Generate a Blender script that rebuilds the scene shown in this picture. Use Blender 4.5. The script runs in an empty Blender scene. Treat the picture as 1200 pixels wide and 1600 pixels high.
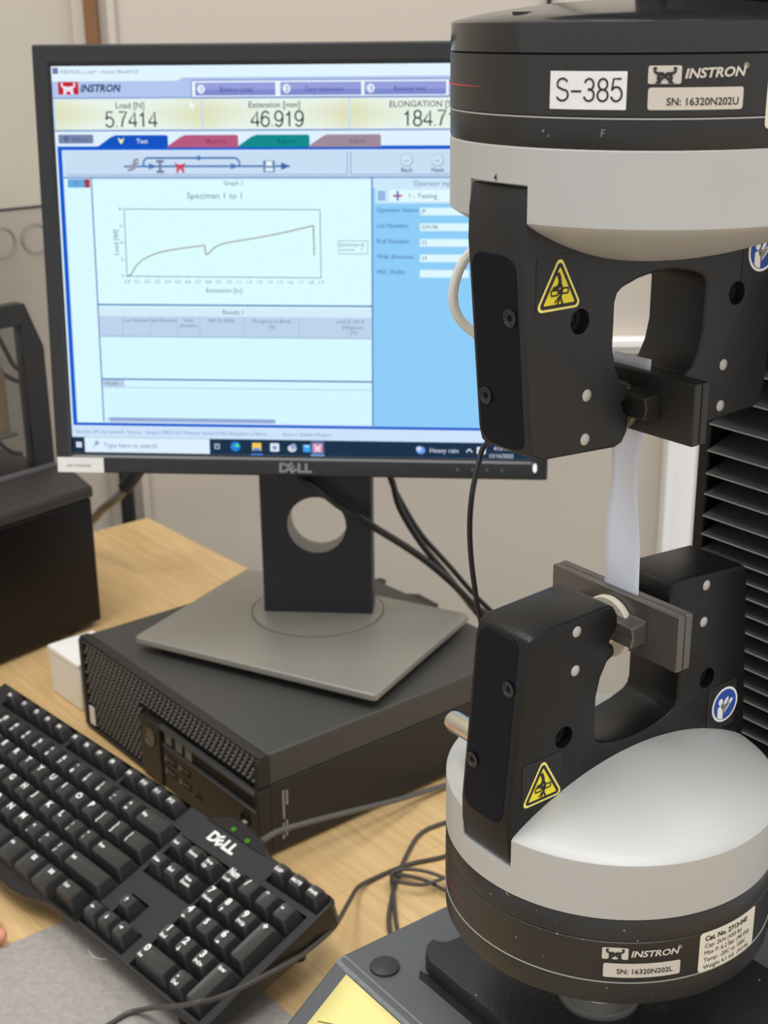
import bpy, bmesh, math, random
from math import sin, cos, pi, radians, sqrt, atan2
from mathutils import Matrix, Vector
random.seed(7)
SC = bpy.context.scene
COL = SC.collection
# ------------------------------------------------------------------ camera, light, exposure
FPX, PITCH, ROLL, EYE = 2129.7, 0.3459, -0.0107, 0.6188
cam_d = bpy.data.cameras.new('camera'); cam = bpy.data.objects.new('camera', cam_d); COL.objects.link(cam)
cam_d.sensor_fit = 'VERTICAL'; cam_d.sensor_height = 36.0; cam_d.lens = FPX / 1600 * 36.0
cam_d.clip_start = 0.05; cam_d.clip_end = 30
cam.matrix_world = Matrix.Translation((0, 0, EYE)) @ Matrix.Rotation(pi/2 - PITCH, 4, 'X') @ Matrix.Rotation(ROLL, 4, 'Z')
cam_d.dof.use_dof = True; cam_d.dof.focus_distance = 0.50; cam_d.dof.aperture_fstop = 28
SC.camera = cam
vs = SC.view_settings; vs.view_transform = 'Standard'; vs.look = 'None'; vs.gamma = 1.0; vs.use_curve_mapping = False; vs.exposure = 0.0
world = bpy.data.worlds.new('room_light'); SC.world = world; world.use_nodes = True
bg = world.node_tree.nodes['Background']; bg.inputs[0].default_value = (0.985, 0.99, 1.0, 1); bg.inputs[1].default_value = 0.86
def area(name, loc, target, sx, sy, power, col=(1, .985, .96)):
    d = bpy.data.lights.new(name, 'AREA'); d.shape = 'RECTANGLE'; d.size = sx; d.size_y = sy; d.energy = power; d.color = col
    o = bpy.data.objects.new(name, d); COL.objects.link(o); o.location = loc
    o.rotation_euler = (Vector(target) - Vector(loc)).to_track_quat('-Z', 'Y').to_euler()
    return o
area('ceiling_lamp_front', (0.25, -0.45, 2.5), (0.25, -0.45, 0), 1.2, 0.6, 23)
area('ceiling_lamp_left', (-0.8, 0.65, 2.5), (-0.8, 0.65, 0), 0.6, 1.2, 24)
area('ceiling_lamp_right', (1.2, 0.9, 2.5), (1.2, 0.9, 0), 0.6, 1.2, 15)

# ------------------------------------------------------------------ materials
def lin(c):
    return tuple(((v/255)/12.92 if v/255 <= .04045 else (((v/255)+.055)/1.055)**2.4) for v in c) + (1,)
MATS = {}
def mat(name, rgb=None, rough=.5, metal=0., bump=0., bscale=400., spec=.5, var=0., vscale=60., emit=None, coat=0., aniso=None):
    if name in MATS: return MATS[name]
    m = bpy.data.materials.new(name); m.use_nodes = True; nt = m.node_tree; b = nt.nodes['Principled BSDF']
    if emit is not None:
        nt.nodes.remove(b); e = nt.nodes.new('ShaderNodeEmission'); e.inputs[0].default_value = lin(rgb); e.inputs[1].default_value = emit
        nt.links.new(e.outputs[0], nt.nodes['Material Output'].inputs[0]); MATS[name] = m; return m
    b.inputs['Base Color'].default_value = lin(rgb); b.inputs['Roughness'].default_value = rough; b.inputs['Metallic'].default_value = metal
    b.inputs['Specular IOR Level'].default_value = spec; b.inputs['Coat Weight'].default_value = coat
    if bump or var:
        tc = nt.nodes.new('ShaderNodeTexCoord'); nz = nt.nodes.new('ShaderNodeTexNoise')
        nt.links.new(tc.outputs['Object'], nz.inputs['Vector'])
        if bump:
            nz.inputs['Scale'].default_value = bscale; nz.inputs['Detail'].default_value = 2
            bp = nt.nodes.new('ShaderNodeBump'); bp.inputs['Strength'].default_value = bump; bp.inputs['Distance'].default_value = .001
            nt.links.new(nz.outputs['Fac'], bp.inputs['Height']); nt.links.new(bp.outputs['Normal'], b.inputs['Normal'])
        if var:
            n2 = nt.nodes.new('ShaderNodeTexNoise'); n2.inputs['Scale'].default_value = vscale; n2.inputs['Detail'].default_value = 4
            nt.links.new(tc.outputs['Object'], n2.inputs['Vector'])
            mx = nt.nodes.new('ShaderNodeMix'); mx.data_type = 'RGBA'
            c = lin(rgb); mx.inputs[6].default_value = tuple(max(0, v*(1-var)) for v in c[:3]) + (1,); mx.inputs[7].default_value = tuple(min(1, v*(1+var)) for v in c[:3]) + (1,)
            nt.links.new(n2.outputs['Fac'], mx.inputs[0]); nt.links.new(mx.outputs[2], b.inputs['Base Color'])
    MATS[name] = m; return m
def speckle(m, rgb, scale, lo, hi):
    """dust: sparse light grains on the real surface colour"""
    nt = m.node_tree; b = nt.nodes['Principled BSDF']
    tc = nt.nodes.new('ShaderNodeTexCoord'); v = nt.nodes.new('ShaderNodeTexVoronoi'); v.inputs['Scale'].default_value = scale
    nt.links.new(tc.outputs['Object'], v.inputs['Vector'])
    n = nt.nodes.new('ShaderNodeTexNoise'); n.inputs['Scale'].default_value = scale*.12; nt.links.new(tc.outputs['Object'], n.inputs['Vector'])
    r = nt.nodes.new('ShaderNodeMapRange'); r.inputs['From Min'].default_value = lo; r.inputs['From Max'].default_value = hi; r.inputs['To Min'].default_value = 1; r.inputs['To Max'].default_value = 0
    nt.links.new(v.outputs['Distance'], r.inputs['Value'])
    g = nt.nodes.new('ShaderNodeMath'); g.operation = 'GREATER_THAN'; g.inputs[1].default_value = .6; nt.links.new(n.outputs['Fac'], g.inputs[0])
    mu = nt.nodes.new('ShaderNodeMath'); mu.operation = 'MULTIPLY'; nt.links.new(r.outputs[0], mu.inputs[0]); nt.links.new(g.outputs[0], mu.inputs[1])
    mx = nt.nodes.new('ShaderNodeMix'); mx.data_type = 'RGBA'; mx.inputs[7].default_value = lin(rgb)
    nt.links.new(mu.outputs[0], mx.inputs[0])
    src = b.inputs['Base Color']
    if src.links: nt.links.new(src.links[0].from_socket, mx.inputs[6])
    else: mx.inputs[6].default_value = src.default_value
    nt.links.new(mx.outputs[2], src)
def wood_mat():
    m = bpy.data.materials.new('maple_top'); m.use_nodes = True; nt = m.node_tree; b = nt.nodes['Principled BSDF']; L = nt.links.new
    tc = nt.nodes.new('ShaderNodeTexCoord'); mp = nt.nodes.new('ShaderNodeMapping'); L(tc.outputs['Object'], mp.inputs['Vector'])
    bk = nt.nodes.new('ShaderNodeTexBrick'); bk.inputs['Scale'].default_value = 1; bk.inputs['Brick Width'].default_value = .55; bk.inputs['Row Height'].default_value = .042
    bk.inputs['Mortar Size'].default_value = .0006; bk.inputs['Color1'].default_value = lin((224, 192, 140)); bk.inputs['Color2'].default_value = lin((217, 183, 130)); bk.inputs['Mortar'].default_value = lin((206, 170, 118))
    L(mp.outputs[0], bk.inputs['Vector'])
    mp2 = nt.nodes.new('ShaderNodeMapping'); mp2.inputs['Scale'].default_value = (3, 40, 3); L(tc.outputs['Object'], mp2.inputs['Vector'])
    nz = nt.nodes.new('ShaderNodeTexNoise'); nz.inputs['Scale'].default_value = 4; nz.inputs['Detail'].default_value = 5; L(mp2.outputs[0], nz.inputs['Vector'])
    mx = nt.nodes.new('ShaderNodeMix'); mx.data_type = 'RGBA'; mx.blend_type = 'MULTIPLY'; mx.inputs[0].default_value = .55
    cr = nt.nodes.new('ShaderNodeValToRGB'); cr.color_ramp.elements[0].color = (.72, .66, .58, 1); cr.color_ramp.elements[1].color = (1.05, 1.03, 1, 1)
    cr.color_ramp.elements[0].position = .3; cr.color_ramp.elements[1].position = .7
    L(nz.outputs['Fac'], cr.inputs[0]); L(bk.outputs['Color'], mx.inputs[6]); L(cr.outputs[0], mx.inputs[7]); L(mx.outputs[2], b.inputs['Base Color'])
    b.inputs['Roughness'].default_value = .42; return m
def see_through(name, rgb, alpha, rough=.15):
    m = bpy.data.materials.new(name); m.use_nodes = True; nt = m.node_tree; b = nt.nodes['Principled BSDF']
    b.inputs['Base Color'].default_value = lin(rgb); b.inputs['Roughness'].default_value = rough; b.inputs['Alpha'].default_value = alpha
    return m
M_wall = mat('cream_wall', (202, 193, 180), .75, bump=.08, bscale=120, var=.04, vscale=2.5)
M_wall2 = mat('cream_partition', (200, 191, 176), .8, bump=.1, bscale=220, var=.04, vscale=3)
M_white = mat('white_paint', (250, 249, 245), .5)
M_floor = mat('vinyl_floor', (120, 112, 100), .5, var=.1, vscale=5)
M_wood = wood_mat()
M_brown = mat('brown_wood', (128, 88, 52), .55, var=.15, vscale=30)
M_blackm = mat('black_metal', (34, 34, 36), .45)
M_silver = mat('bead_blasted_alloy', (186, 186, 183), .5, metal=.25, bump=.05, bscale=1500, var=.05, vscale=25)
M_blk = mat('anodised_black', (33, 32, 31), .38, bump=.05, bscale=900, var=.15, vscale=40); speckle(M_blk, (150, 145, 138), 260, .05, .12)
M_pow = mat('black_powder_coat', (30, 30, 31), .45, bump=.12, bscale=1100, spec=.4); 
M_gloss = mat('gloss_black_lid', (22, 22, 22), .22, bump=.25, bscale=260)
M_cover = mat('blue_black_shaded', (9, 14, 24), .5, bump=.06, bscale=900, spec=.14)  # blue-black part, with the shade of its dim side put into the colour
M_steel = mat('tool_steel', (104, 100, 96), .36, metal=.6, var=.15, vscale=90)
M_chrome = mat('polished_steel', (210, 206, 196), .16, metal=1.)
M_bare = mat('bare_worn_metal', (185, 183, 178), .45, metal=.35)
M_stud = mat('brushed_steel', (205, 203, 198), .3, metal=.85)
M_ptfe = mat('cream_plastic', (222, 214, 196), .45)
M_grey = mat('dark_grey_paint', (84, 87, 90), .5, bump=.12, bscale=800, var=.06, vscale=30); speckle(M_grey, (205, 203, 196), 170, .05, .1)
M_worn = mat('worn_grey_paint', (116, 118, 120), .6, bump=.3, bscale=900, var=.4, vscale=700)
M_plate = mat('black_plate', (30, 29, 28), .5, bump=.3, bscale=700, var=.2, vscale=60); speckle(M_plate, (190, 186, 178), 240, .06, .13)
M_bell = mat('bellows_fabric', (58, 58, 59), .45, bump=.2, bscale=900); speckle(M_bell, (150, 148, 144), 330, .05, .1)
M_label = mat('white_label', (232, 230, 228), .45)
M_label2 = mat('silver_label', (205, 196, 184), .4, var=.05, vscale=60)
M_label3 = mat('aged_label', (222, 214, 196), .45, var=.08, vscale=60)
M_ink = mat('black_ink', (34, 31, 38), .6)
M_inkg = mat('grey_ink', (120, 118, 116), .6)
M_red = mat('red_mark', (190, 60, 50), .5)
M_yellow = mat('warning_yellow', (238, 220, 34), .45)
M_yel2 = mat('pale_yellow', (244, 232, 120), .45)
M_blue = mat('mandatory_blue', (32, 72, 160), .45)
M_wht = mat('print_white', (240, 238, 232), .5)
M_stk = mat('black_sticker', (26, 26, 27), .4, spec=.35)
M_bez = mat('bezel_plastic', (33, 34, 37), .5, bump=.08, bscale=900)
M_lip = mat('lip_reflection_grey', (120, 120, 120), .25)  # lighter grey than the bezel: the lip's reflection put into its colour
M_stand = mat('stand_black', (30, 32, 38), .5, bump=.05, bscale=900)
M_base = mat('stand_base_grey', (146, 143, 134), .42, metal=.25, bump=.04, bscale=1200)
M_inner = mat('stand_inner_grey', (150, 148, 142), .45)
M_pc = mat('pc_black', (44, 42, 40), .5, spec=.35, bump=.06, bscale=900)
M_pctop = mat('pc_top', (66, 65, 63), .5, bump=.06, bscale=900)
M_pcdark = mat('pc_recess', (10, 10, 11), .6)
M_cell = mat('pc_mesh_grey', (104, 99, 93), .42)
M_kb = mat('keyboard_deck', (44, 44, 45), .45, spec=.35, bump=.06, bscale=1200, var=.1, vscale=40)
M_key = mat('key_black', (50, 50, 50), .36, spec=.45, bump=.05, bscale=1500)
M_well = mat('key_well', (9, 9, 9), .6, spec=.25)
M_leg = mat('legend_white', (236, 236, 234), .5)
M_cable = mat('cable_grey', (72, 68, 64), .45)
M_cblack = mat('cable_black', (22, 22, 23), .35)
M_tube = mat('clear_hose', (214, 212, 204), .3)
M_felt = mat('grey_felt', (158, 153, 147), .9, bump=.5, bscale=500, var=.28, vscale=260)
M_post = mat('sticky_note_yellow', (228, 218, 142), .7)
M_card = mat('white_card', (236, 232, 220), .6)
M_tan = mat('tan_card', (214, 180, 136), .7)
M_grip = mat('tube_grey', (128, 124, 114), .4, metal=.3)
M_skin = mat('skin', (222, 150, 122), .5, var=.06, vscale=80)
M_green = mat('led_green', (110, 200, 60), emit=.5)
M_lit = mat('power_light', (255, 255, 255), emit=1.0)
M_film = see_through('frosted_film', (226, 231, 242), .85, .35)
M_smoke = see_through('smoked_acrylic', (70, 67, 64), .30, .12)
M_clear = see_through('clear_plastic_sheet', (176, 168, 156), .42, .2)
M_ledwin = see_through('led_window', (30, 32, 34), .75, .15)

# ------------------------------------------------------------------ mesh helpers
class MB:
    def __init__(s): s.v = []; s.f = []; s.m = []; s.mats = []
    def mi(s, m):
        if m is None: return 0
        if m not in s.mats: s.mats.append(m)
        return s.mats.index(m)
    def add(s, vs, fs, m=None):
        o = len(s.v); k = s.mi(m); s.v += [tuple(v) for v in vs]
        for f in fs: s.f.append(tuple(i + o for i in f)); s.m.append(k)
        return s
    def box(s, x0, x1, y0, y1, z0, z1, m=None):
        v = [(x, y, z) for z in (z0, z1) for y in (y0, y1) for x in (x0, x1)]
        return s.add(v, [(0, 2, 3, 1), (4, 5, 7, 6), (0, 1, 5, 4), (2, 6, 7, 3), (0, 4, 6, 2), (1, 3, 7, 5)], m)
    def prism(s, pts, fn0, fn1, m=None):
        """closed prism: polygon pts mapped by fn0 and fn1"""
        n = len(pts); v = [fn0(*p) for p in pts] + [fn1(*p) for p in pts]
        return s.add(v, [tuple(range(n-1, -1, -1)), tuple(range(n, 2*n))] + [(i, (i+1) % n, n+(i+1) % n, n+i) for i in range(n)], m)
    def poly(s, pts3, m=None): return s.add(pts3, [tuple(range(len(pts3)))], m)
    def lathe(s, prof, n=48, c=(0, 0, 0), ax='z', m=None, cap=True):
        v = []; f = []
        for r, h in prof:
            for i in range(n):
                a = 2*pi*i/n; p = (r*cos(a), r*sin(a), h)
                if ax == 'x': p = (h, r*cos(a), r*sin(a))
                if ax == 'y': p = (r*sin(a), h, r*cos(a))
                v.append((p[0]+c[0], p[1]+c[1], p[2]+c[2]))
        for k in range(len(prof)-1):
            for i in range(n): j = (i+1) % n; f.append((k*n+i, k*n+j, (k+1)*n+j, (k+1)*n+i))
        if cap: f.append(tuple(range(n-1, -1, -1))); f.append(tuple((len(prof)-1)*n+i for i in range(n)))
        return s.add(v, f, m)
    def tube(s, pts, r, n=8, m=None, sub=4):
        P = spline(pts, sub) if sub > 1 else [Vector(p) for p in pts]
        v = []; f = []; up = Vector((0.13, 0.21, .97)); prev = None
        for i, p in enumerate(P):
            t = (P[min(i+1, len(P)-1)] - P[max(i-1, 0)]).normalized()
            if prev is None: a = t.cross(up).normalized()
            else: a = (prev - t*prev.dot(t)).normalized()
            prev = a; b = t.cross(a)
            rr = r(i/(len(P)-1)) if callable(r) else r
            for k in range(n):
                q = p + (a*cos(2*pi*k/n) + b*sin(2*pi*k/n))*rr; v.append(tuple(q))
        for i in range(len(P)-1):
            for k in range(n): j = (k+1) % n; f.append((i*n+k, i*n+j, (i+1)*n+j, (i+1)*n+k))
        f.append(tuple(range(n-1, -1, -1))); f.append(tuple((len(P)-1)*n+k for k in range(n)))
        return s.add(v, f, m)
    def map(s, fn): s.v = [tuple(fn(*p)) for p in s.v]; return s
    def build(s, name, parent=None, m=None, bevel=0, seg=2, smooth=35, recalc=True, M=None):
        me = bpy.data.meshes.new(name); me.from_pydata(s.v, [], s.f)
        for mm in ([m] if m else s.mats): me.materials.append(mm)
        if not m: me.polygons.foreach_set('material_index', s.m)
        if recalc:
            b = bmesh.new(); b.from_mesh(me); bmesh.ops.recalc_face_normals(b, faces=b.faces); b.to_mesh(me); b.free()
        return link(name, me, parent, bevel, seg, smooth, M)
def link(name, me, parent=None, bevel=0, seg=2, smooth=35, M=None):
    o = bpy.data.objects.new(name, me); COL.objects.link(o)
    if smooth and not me.polygons[0].use_smooth:
        me.polygons.foreach_set('use_smooth', [True]*len(me.polygons)); me.set_sharp_from_angle(angle=radians(smooth))
    if bevel:
        bv = o.modifiers.new('bevel', 'BEVEL'); bv.width = bevel; bv.segments = seg; bv.limit_method = 'ANGLE'; bv.angle_limit = radians(40); bv.harden_normals = False
    if parent: o.parent = parent
    if M is not None: o.matrix_local = M
    return o
def spline(pts, sub):
    P = [Vector(p) for p in pts]; out = []
    for i in range(len(P)-1):
        p0 = P[max(i-1, 0)]; p1 = P[i]; p2 = P[i+1]; p3 = P[min(i+2, len(P)-1)]
        for k in range(sub):
            t = k/sub
            out.append(.5*((2*p1) + (p2-p0)*t + (2*p0-5*p1+4*p2-p3)*t*t + (3*p1-p0-3*p2+p3)*t**3))
    out.append(P[-1]); return out
def bake(o):
    """freeze the modifiers into the mesh"""
    bpy.context.view_layer.update()
    dg = bpy.context.evaluated_depsgraph_get(); me = bpy.data.meshes.new_from_object(o.evaluated_get(dg)); o.modifiers.clear(); o.data = me
    me.polygons.foreach_set('use_smooth', [True]*len(me.polygons)); me.set_sharp_from_angle(angle=radians(35))
def cut(o, mb):
    c = mb.build('cutter'); c.matrix_world = o.matrix_world.copy() if not o.parent else o.parent.matrix_world @ o.matrix_local
    bm_ = o.modifiers.new('cut', 'BOOLEAN'); bm_.object = c; bm_.operation = 'DIFFERENCE'; bm_.solver = 'EXACT'
    bake(o); me = c.data; bpy.data.objects.remove(c); bpy.data.meshes.remove(me)
def root(name, loc, rz, label, cat, group=None):
    o = bpy.data.objects.new(name, None); COL.objects.link(o); o.location = loc; o.rotation_euler = (0, 0, rz); o.empty_display_size = .02
    o['label'] = label; o['category'] = cat
    if group: o['group'] = group
    o.matrix_world = Matrix.Translation(loc) @ Matrix.Rotation(rz, 4, 'Z')
    return o
def tag(o, label, cat, group=None):
    o['label'] = label; o['category'] = cat
    if group: o['group'] = group
    return o
def structure(o): o['kind'] = 'structure'; return o
def rrect(x0, x1, y0, y1, r, n=4):
    P = []
    for cx, cy, a0 in ((x1-r, y1-r, 0), (x0+r, y1-r, 90), (x0+r, y0+r, 180), (x1-r, y0+r, 270)):
        for i in range(n+1): a = radians(a0 + 90*i/n); P.append((cx + r*cos(a), cy + r*sin(a)))
    return P
TXT = {}
def text2d(s, size, align='LEFT', bold=0., shear=0., xs=1., res=3):
    """font outline as flat vertices and faces; origin at baseline"""
    k = (s, align, bold, shear, xs, res)
    if k not in TXT:
        cu = bpy.data.curves.new('t', 'FONT'); cu.body = s; cu.size = 1; cu.align_x = align; cu.offset = bold; cu.shear = shear; cu.resolution_u = res
        o = bpy.data.objects.new('t', cu); COL.objects.link(o); dg = bpy.context.evaluated_depsgraph_get()
        me = o.evaluated_get(dg).to_mesh(); TXT[k] = ([(v.co.x*xs, v.co.y) for v in me.vertices], [tuple(p.vertices) for p in me.polygons])
        o.evaluated_get(dg).to_mesh_clear(); bpy.data.objects.remove(o); bpy.data.curves.remove(cu)
    v, f = TXT[k]; return [(x*size, y*size) for x, y in v], f
def put_text(mb, s, size, fn, m, **kw):
    v, f = text2d(s, size, **kw); mb.add([fn(x, y) for x, y in v], f, m)
def stroke2d(pts, w):
    """polyline of width w as quads"""
    vs = []; fs = []
    for (x0, y0), (x1, y1) in zip(pts[:-1], pts[1:]):
        d = sqrt((x1-x0)**2+(y1-y0)**2) or 1; nx, ny = -(y1-y0)/d*w/2, (x1-x0)/d*w/2; o = len(vs)
        vs += [(x0+nx, y0+ny), (x0-nx, y0-ny), (x1-nx, y1-ny), (x1+nx, y1+ny)]; fs.append((o, o+1, o+2, o+3))
    return vs, fs
def arc(cx, cy, rx, ry, a0, a1, n=10): return [(cx+rx*cos(radians(a0+(a1-a0)*i/n)), cy+ry*sin(radians(a0+(a1-a0)*i/n))) for i in range(n+1)]
MONO = {'0': [arc(.29, .5, .25, .5, 0, 360, 24)], '1': [[(.10, .74), (.22, .80), (.32, 1), (.32, 0)]],
        '2': [arc(.29, .72, .24, .28, 170, -20, 10) + [(.42, .46), (.12, .16), (.04, 0), (.55, 0)]],
        '3': [arc(.28, .745, .22, .255, 165, -75, 10) + [(.22, .52)], [(.22, .52)] + arc(.28, .27, .25, .27, 80, -165, 12)],
        '4': [[(.43, 0), (.43, 1), (.03, .32), (.03, .27), (.58, .27)]],
        '5': [[(.50, 1), (.13, 1), (.07, .48)] + arc(.28, .32, .26, .32, 130, -160, 14)],
        '6': [arc(.29, .32, .25, .32, 0, 360, 20), arc(.31, .5, .27, .5, 195, 40, 10)],
        '7': [[(.04, 1), (.55, 1), (.30, .5), (.20, 0)]],
        '8': [arc(.29, .755, .215, .245, 0, 360, 18), arc(.29, .26, .25, .26, 0, 360, 18)],
        '9': [arc(.29, .68, .25, .32, 0, 360, 20), arc(.27, .5, .27, .5, 15, -140, 10)],
        '.': [[(.08, 0), (.08, .07)]], '-': [[(.06, .43), (.58, .43)]],
        'S': [arc(.33, .745, .27, .255, 25, 200, 10) + [(.12, .60), (.33, .51)] + arc(.33, .265, .30, .265, 50, -160, 12)]}
MADV = {'.': .22, '-': .68, 'S': .72}
def mono(mb, s, h, fn, m, wt=.085, xs=1., center=False):
    L = sum(MADV.get(c, .66) for c in s); x0 = -L/2 if center else 0
    for c in s:
        for P in MONO[c]:
            n = len(P); vv = []
            for i, (x, y) in enumerate(P):
                ax, ay = P[max(i-1, 0)]; bx, by = P[min(i+1, n-1)]
                if P[0] == P[-1] and i in (0, n-1): ax, ay = P[n-2]; bx, by = P[1]
                d = sqrt((bx-ax)**2+(by-ay)**2) or 1; nx, ny = -(by-ay)/d*wt/2, (bx-ax)/d*wt/2
                vv += [fn((x0+x+nx)*h*xs, (y+ny)*h), fn((x0+x-nx)*h*xs, (y-ny)*h)]
            mb.add(vv, [(2*i, 2*i+1, 2*i+3, 2*i+2) for i in range(n-1)], m)
        x0 += MADV.get(c, .66)
def ell(cx, cy, rx, ry, n=20, rot=0):
    return [(cx + rx*cos(2*pi*i/n)*cos(rot) - ry*sin(2*pi*i/n)*sin(rot), cy + rx*cos(2*pi*i/n)*sin(rot) + ry*sin(2*pi*i/n)*cos(rot)) for i in range(n)]
# the brand panel seen on the grips and on the screen: two crossed figures
FIG = [[(.10, .78), (.30, .62), (.42, .66), (.52, .52), (.62, .36), (.84, .02), (.72, .02), (.52, .30), (.40, .44), (.28, .44), (.12, .62)],
       [(.90, .78), (.70, .62), (.58, .66), (.48, .52), (.38, .36), (.16, .02), (.28, .02), (.48, .30), (.60, .44), (.72, .44), (.88, .62)],
       [(.30, .66), (.22, .30), (.30, .02), (.38, .02), (.34, .32), (.40, .60)], [(.70, .66), (.78, .30), (.70, .02), (.62, .02), (.66, .32), (.60, .60)]]
def brand_panel(mb, x0, x1, y0, y1, fn, mbg, mfg, r=.06):
    W, H = x1-x0, y1-y0
    mb.poly([fn(x, y, 0) for x, y in rrect(x0, x1, y0, y1, r*W)], mbg)
    for P in FIG: mb.poly([fn(x0+W*(.06+.88*a), y0+H*b, 1) for a, b in P], mfg)
    for cx in (.2, .8): mb.poly([fn(x0+W*a, y0+H*b, 1) for a, b in ell(cx, .84, .06, .09, 10)], mfg)

# ------------------------------------------------------------------ room
WB = 1.76
structure(MB().box(-.46, 2.2, WB, WB+.1, -.75, 2.3).build('wall_back', m=M_wall))
la = radians(40.6); wl = Vector((-.372, WB, 0)); dl = Vector((-cos(la), -sin(la), 0)); nl = Vector((-sin(la), cos(la), 0))
def wallq(a0, a1, o0, o1, z0, z1):
    v = [tuple(wl + dl*a + nl*o + Vector((0, 0, z))) for z in (z0, z1) for o in (o0, o1) for a in (a0, a1)]
    return MB().add(v, [(0, 2, 3, 1), (4, 5, 7, 6), (0, 1, 5, 4), (2, 6, 7, 3), (0, 4, 6, 2), (1, 3, 7, 5)])
structure(wallq(0, 2.2, 0, .1, -.75, 2.3).build('wall_left', m=M_wall2))
structure(MB().box(-2.4, 2.4, -1.5, 2.0, -.8, -.75).build('floor', m=M_floor))
structure(MB().box(-.3555, -.3395, WB-.012, WB, .25, 2.3).build('trim_1', m=M_brown))
structure(MB().box(-.3565, -.3405, WB-.016, WB, -.75, .25).build('trim_2', m=M_blackm))  # lower length of the same strip, set near-black
structure(MB().box(-.330, -.318, WB-.010, WB, -.75, 2.3).build('trim_3', m=M_wall, bevel=.004))
structure(MB().box(.377, .392, WB-.030, WB, -.75, 2.3).box(.392, .420, WB-.018, WB, -.75, 2.3).build('trim_4', m=M_white, bevel=.002))
structure(MB().box(.15, .377, WB-.022, WB, .214, .227).box(.15, .377, WB-.014, WB, .205, .214).build('trim_5', m=M_white, bevel=.003))
structure(MB().box(.2035, .2085, WB-.008, WB, .42, 2.3).build('trim_6', m=M_blackm))

# ------------------------------------------------------------------ workbench
TC = Vector((-.314, 1.707, 0)); tz = radians(-50.9)            # far corner; local x runs along the far edge
bench = root('workbench', (TC.x, TC.y, -.75), tz, 'pale maple workbench top under the keyboard, computer and machine', 'workbench')
MB().box(0, 2.5, -.98, 0, .71, .75).build('bench_top', bench, M_wood, bevel=.002)
for x in (.1, 2.4):
    for y in (-.88, -.1): MB().box(x-.03, x+.03, y-.03, y+.03, 0, .71).build('leg', bench, M_blackm)

# ------------------------------------------------------------------ testing machine (local x = away from the front, local y = to the left)
AX, AY, PSI = .0886, .4729, .6362
mach = root('testing_machine', (AX, AY, 0), PSI, 'dark grey tensile testing machine with black ribbed bellows column, right edge', 'testing machine')
FX = .0665
prof = [(-FX, .222), (.24, .222), (.24, 0), (-.150, 0), (-.150, .145), (-FX-.095*cos(.642), .222-.095*sin(.642))]
hb = MB().prism(prof, lambda x, z: (x, .0976, z), lambda x, z: (x, -.16, z)).build('base_housing', mach, M_grey, bevel=.0035, seg=3)
ca_, sa_ = cos(.642), sin(.642)
MB().prism([(-FX-.0034*ca_, .222-.0034*sa_-.0006), (-FX-.0034*ca_-.0001, .222-.0034*sa_+.00012), (-FX-.0014*ca_, .2221-.0014*sa_-.0001), (-FX+.0004, .22185), (-FX+.0022, .22212), (-FX+.0026, .2214)], lambda x, z: (x, .0958, z), lambda x, z: (x, -.159, z)).build('worn_crease', mach, M_worn)
# black mounting plate with its notched back corner
pp = [(-.0435, -.12), (-.0435, .060), (-.0415, .0655), (-.0375, .0695), (-.033, .0715), (-.0318, .0690), (-.0295, .0662), (-.026, .0655), (.07, .0655), (.07, -.12)]
pl = MB().prism(pp, lambda x, y: (x, y, .2205), lambda x, y: (x, y, .231)).build('mounting_plate', mach, M_plate, bevel=.0008)
cut(pl, MB().lathe([(.0022, .224), (.0022, .24)], 16, (-.0255, .0615, 0)).lathe([(.0016, .224), (.0016, .24)], 14, (-.021, .0600, 0)))
MB().prism([(-.0475, -.12), (-.0475, .0625), (-.044, .0665), (-.0425, .06), (-.0425, -.12)], lambda x, y: (x, y, .2212), lambda x, y: (x, y, .22212)).build('plate_groove', mach, M_pcdark)
MB().lathe([(.0068, .2215), (.0066, .2232), (.0052, .2240), (.0001, .2243)], 28, (-.0552, .0775, 0)).build('rubber_plug', mach, mat('rubber', (46, 45, 44), .55, var=.15, vscale=200))
# bellows: folded sheet, tips at x=.100, valleys behind
tips = [.233, .241, .2495, .258, .267, .2745, .2825, .291, .2985, .306, .3150, .3225, .3306, .338, .3462, .3545, .363, .371, .379, .3860, .3936, .4014, .4101, .4203, .4298, .4403, .4524]
while tips[-1] < .86: tips.append(tips[-1] + .0128)
bz = []
for a, b in zip(tips[:-1], tips[1:]): bz += [(.1000, a), (.1003, a+.0006), (.1165, a+.45*(b-a)+.0016)]
bz.append((.1, tips[-1]))
vs_ = []; fs_ = []
for x, z in bz: vs_ += [(x, .0462 if x < .11 else .045, z), (x, -.0462 if x < .11 else -.045, z)]
b_ = MB()
b_.mi(M_bell); b_.mi(mat('bellows_edge', (118, 116, 112), .5)); b_.v = vs_
for i in range(len(bz)-1): b_.f.append((2*i, 2*i+1, 2*i+3, 2*i+2)); b_.m.append(1 if i % 3 == 0 else 0)
b_.build('bellows', mach, recalc=False, smooth=20)
MB().box(.1175, .205, -.0475, .0475, .222, 1.0).build('column', mach, M_blackm, bevel=.002)
for y0 in (.0464, -.0524): MB().box(.1015, .2, y0, y0+.0060, .222, 1.0).build('column_rail', mach, mat('rail_black', (10, 10, 11), .5, spec=.3), bevel=.0008)
MB().box(.047, .0985, -.11, .0475, .6225, .80).build('crosshead', mach, M_plate, bevel=.002)
MB().box(-.03, .047, -.035, .035, .66, .80).build('load_cell', mach, M_blk, bevel=.003)

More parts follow.
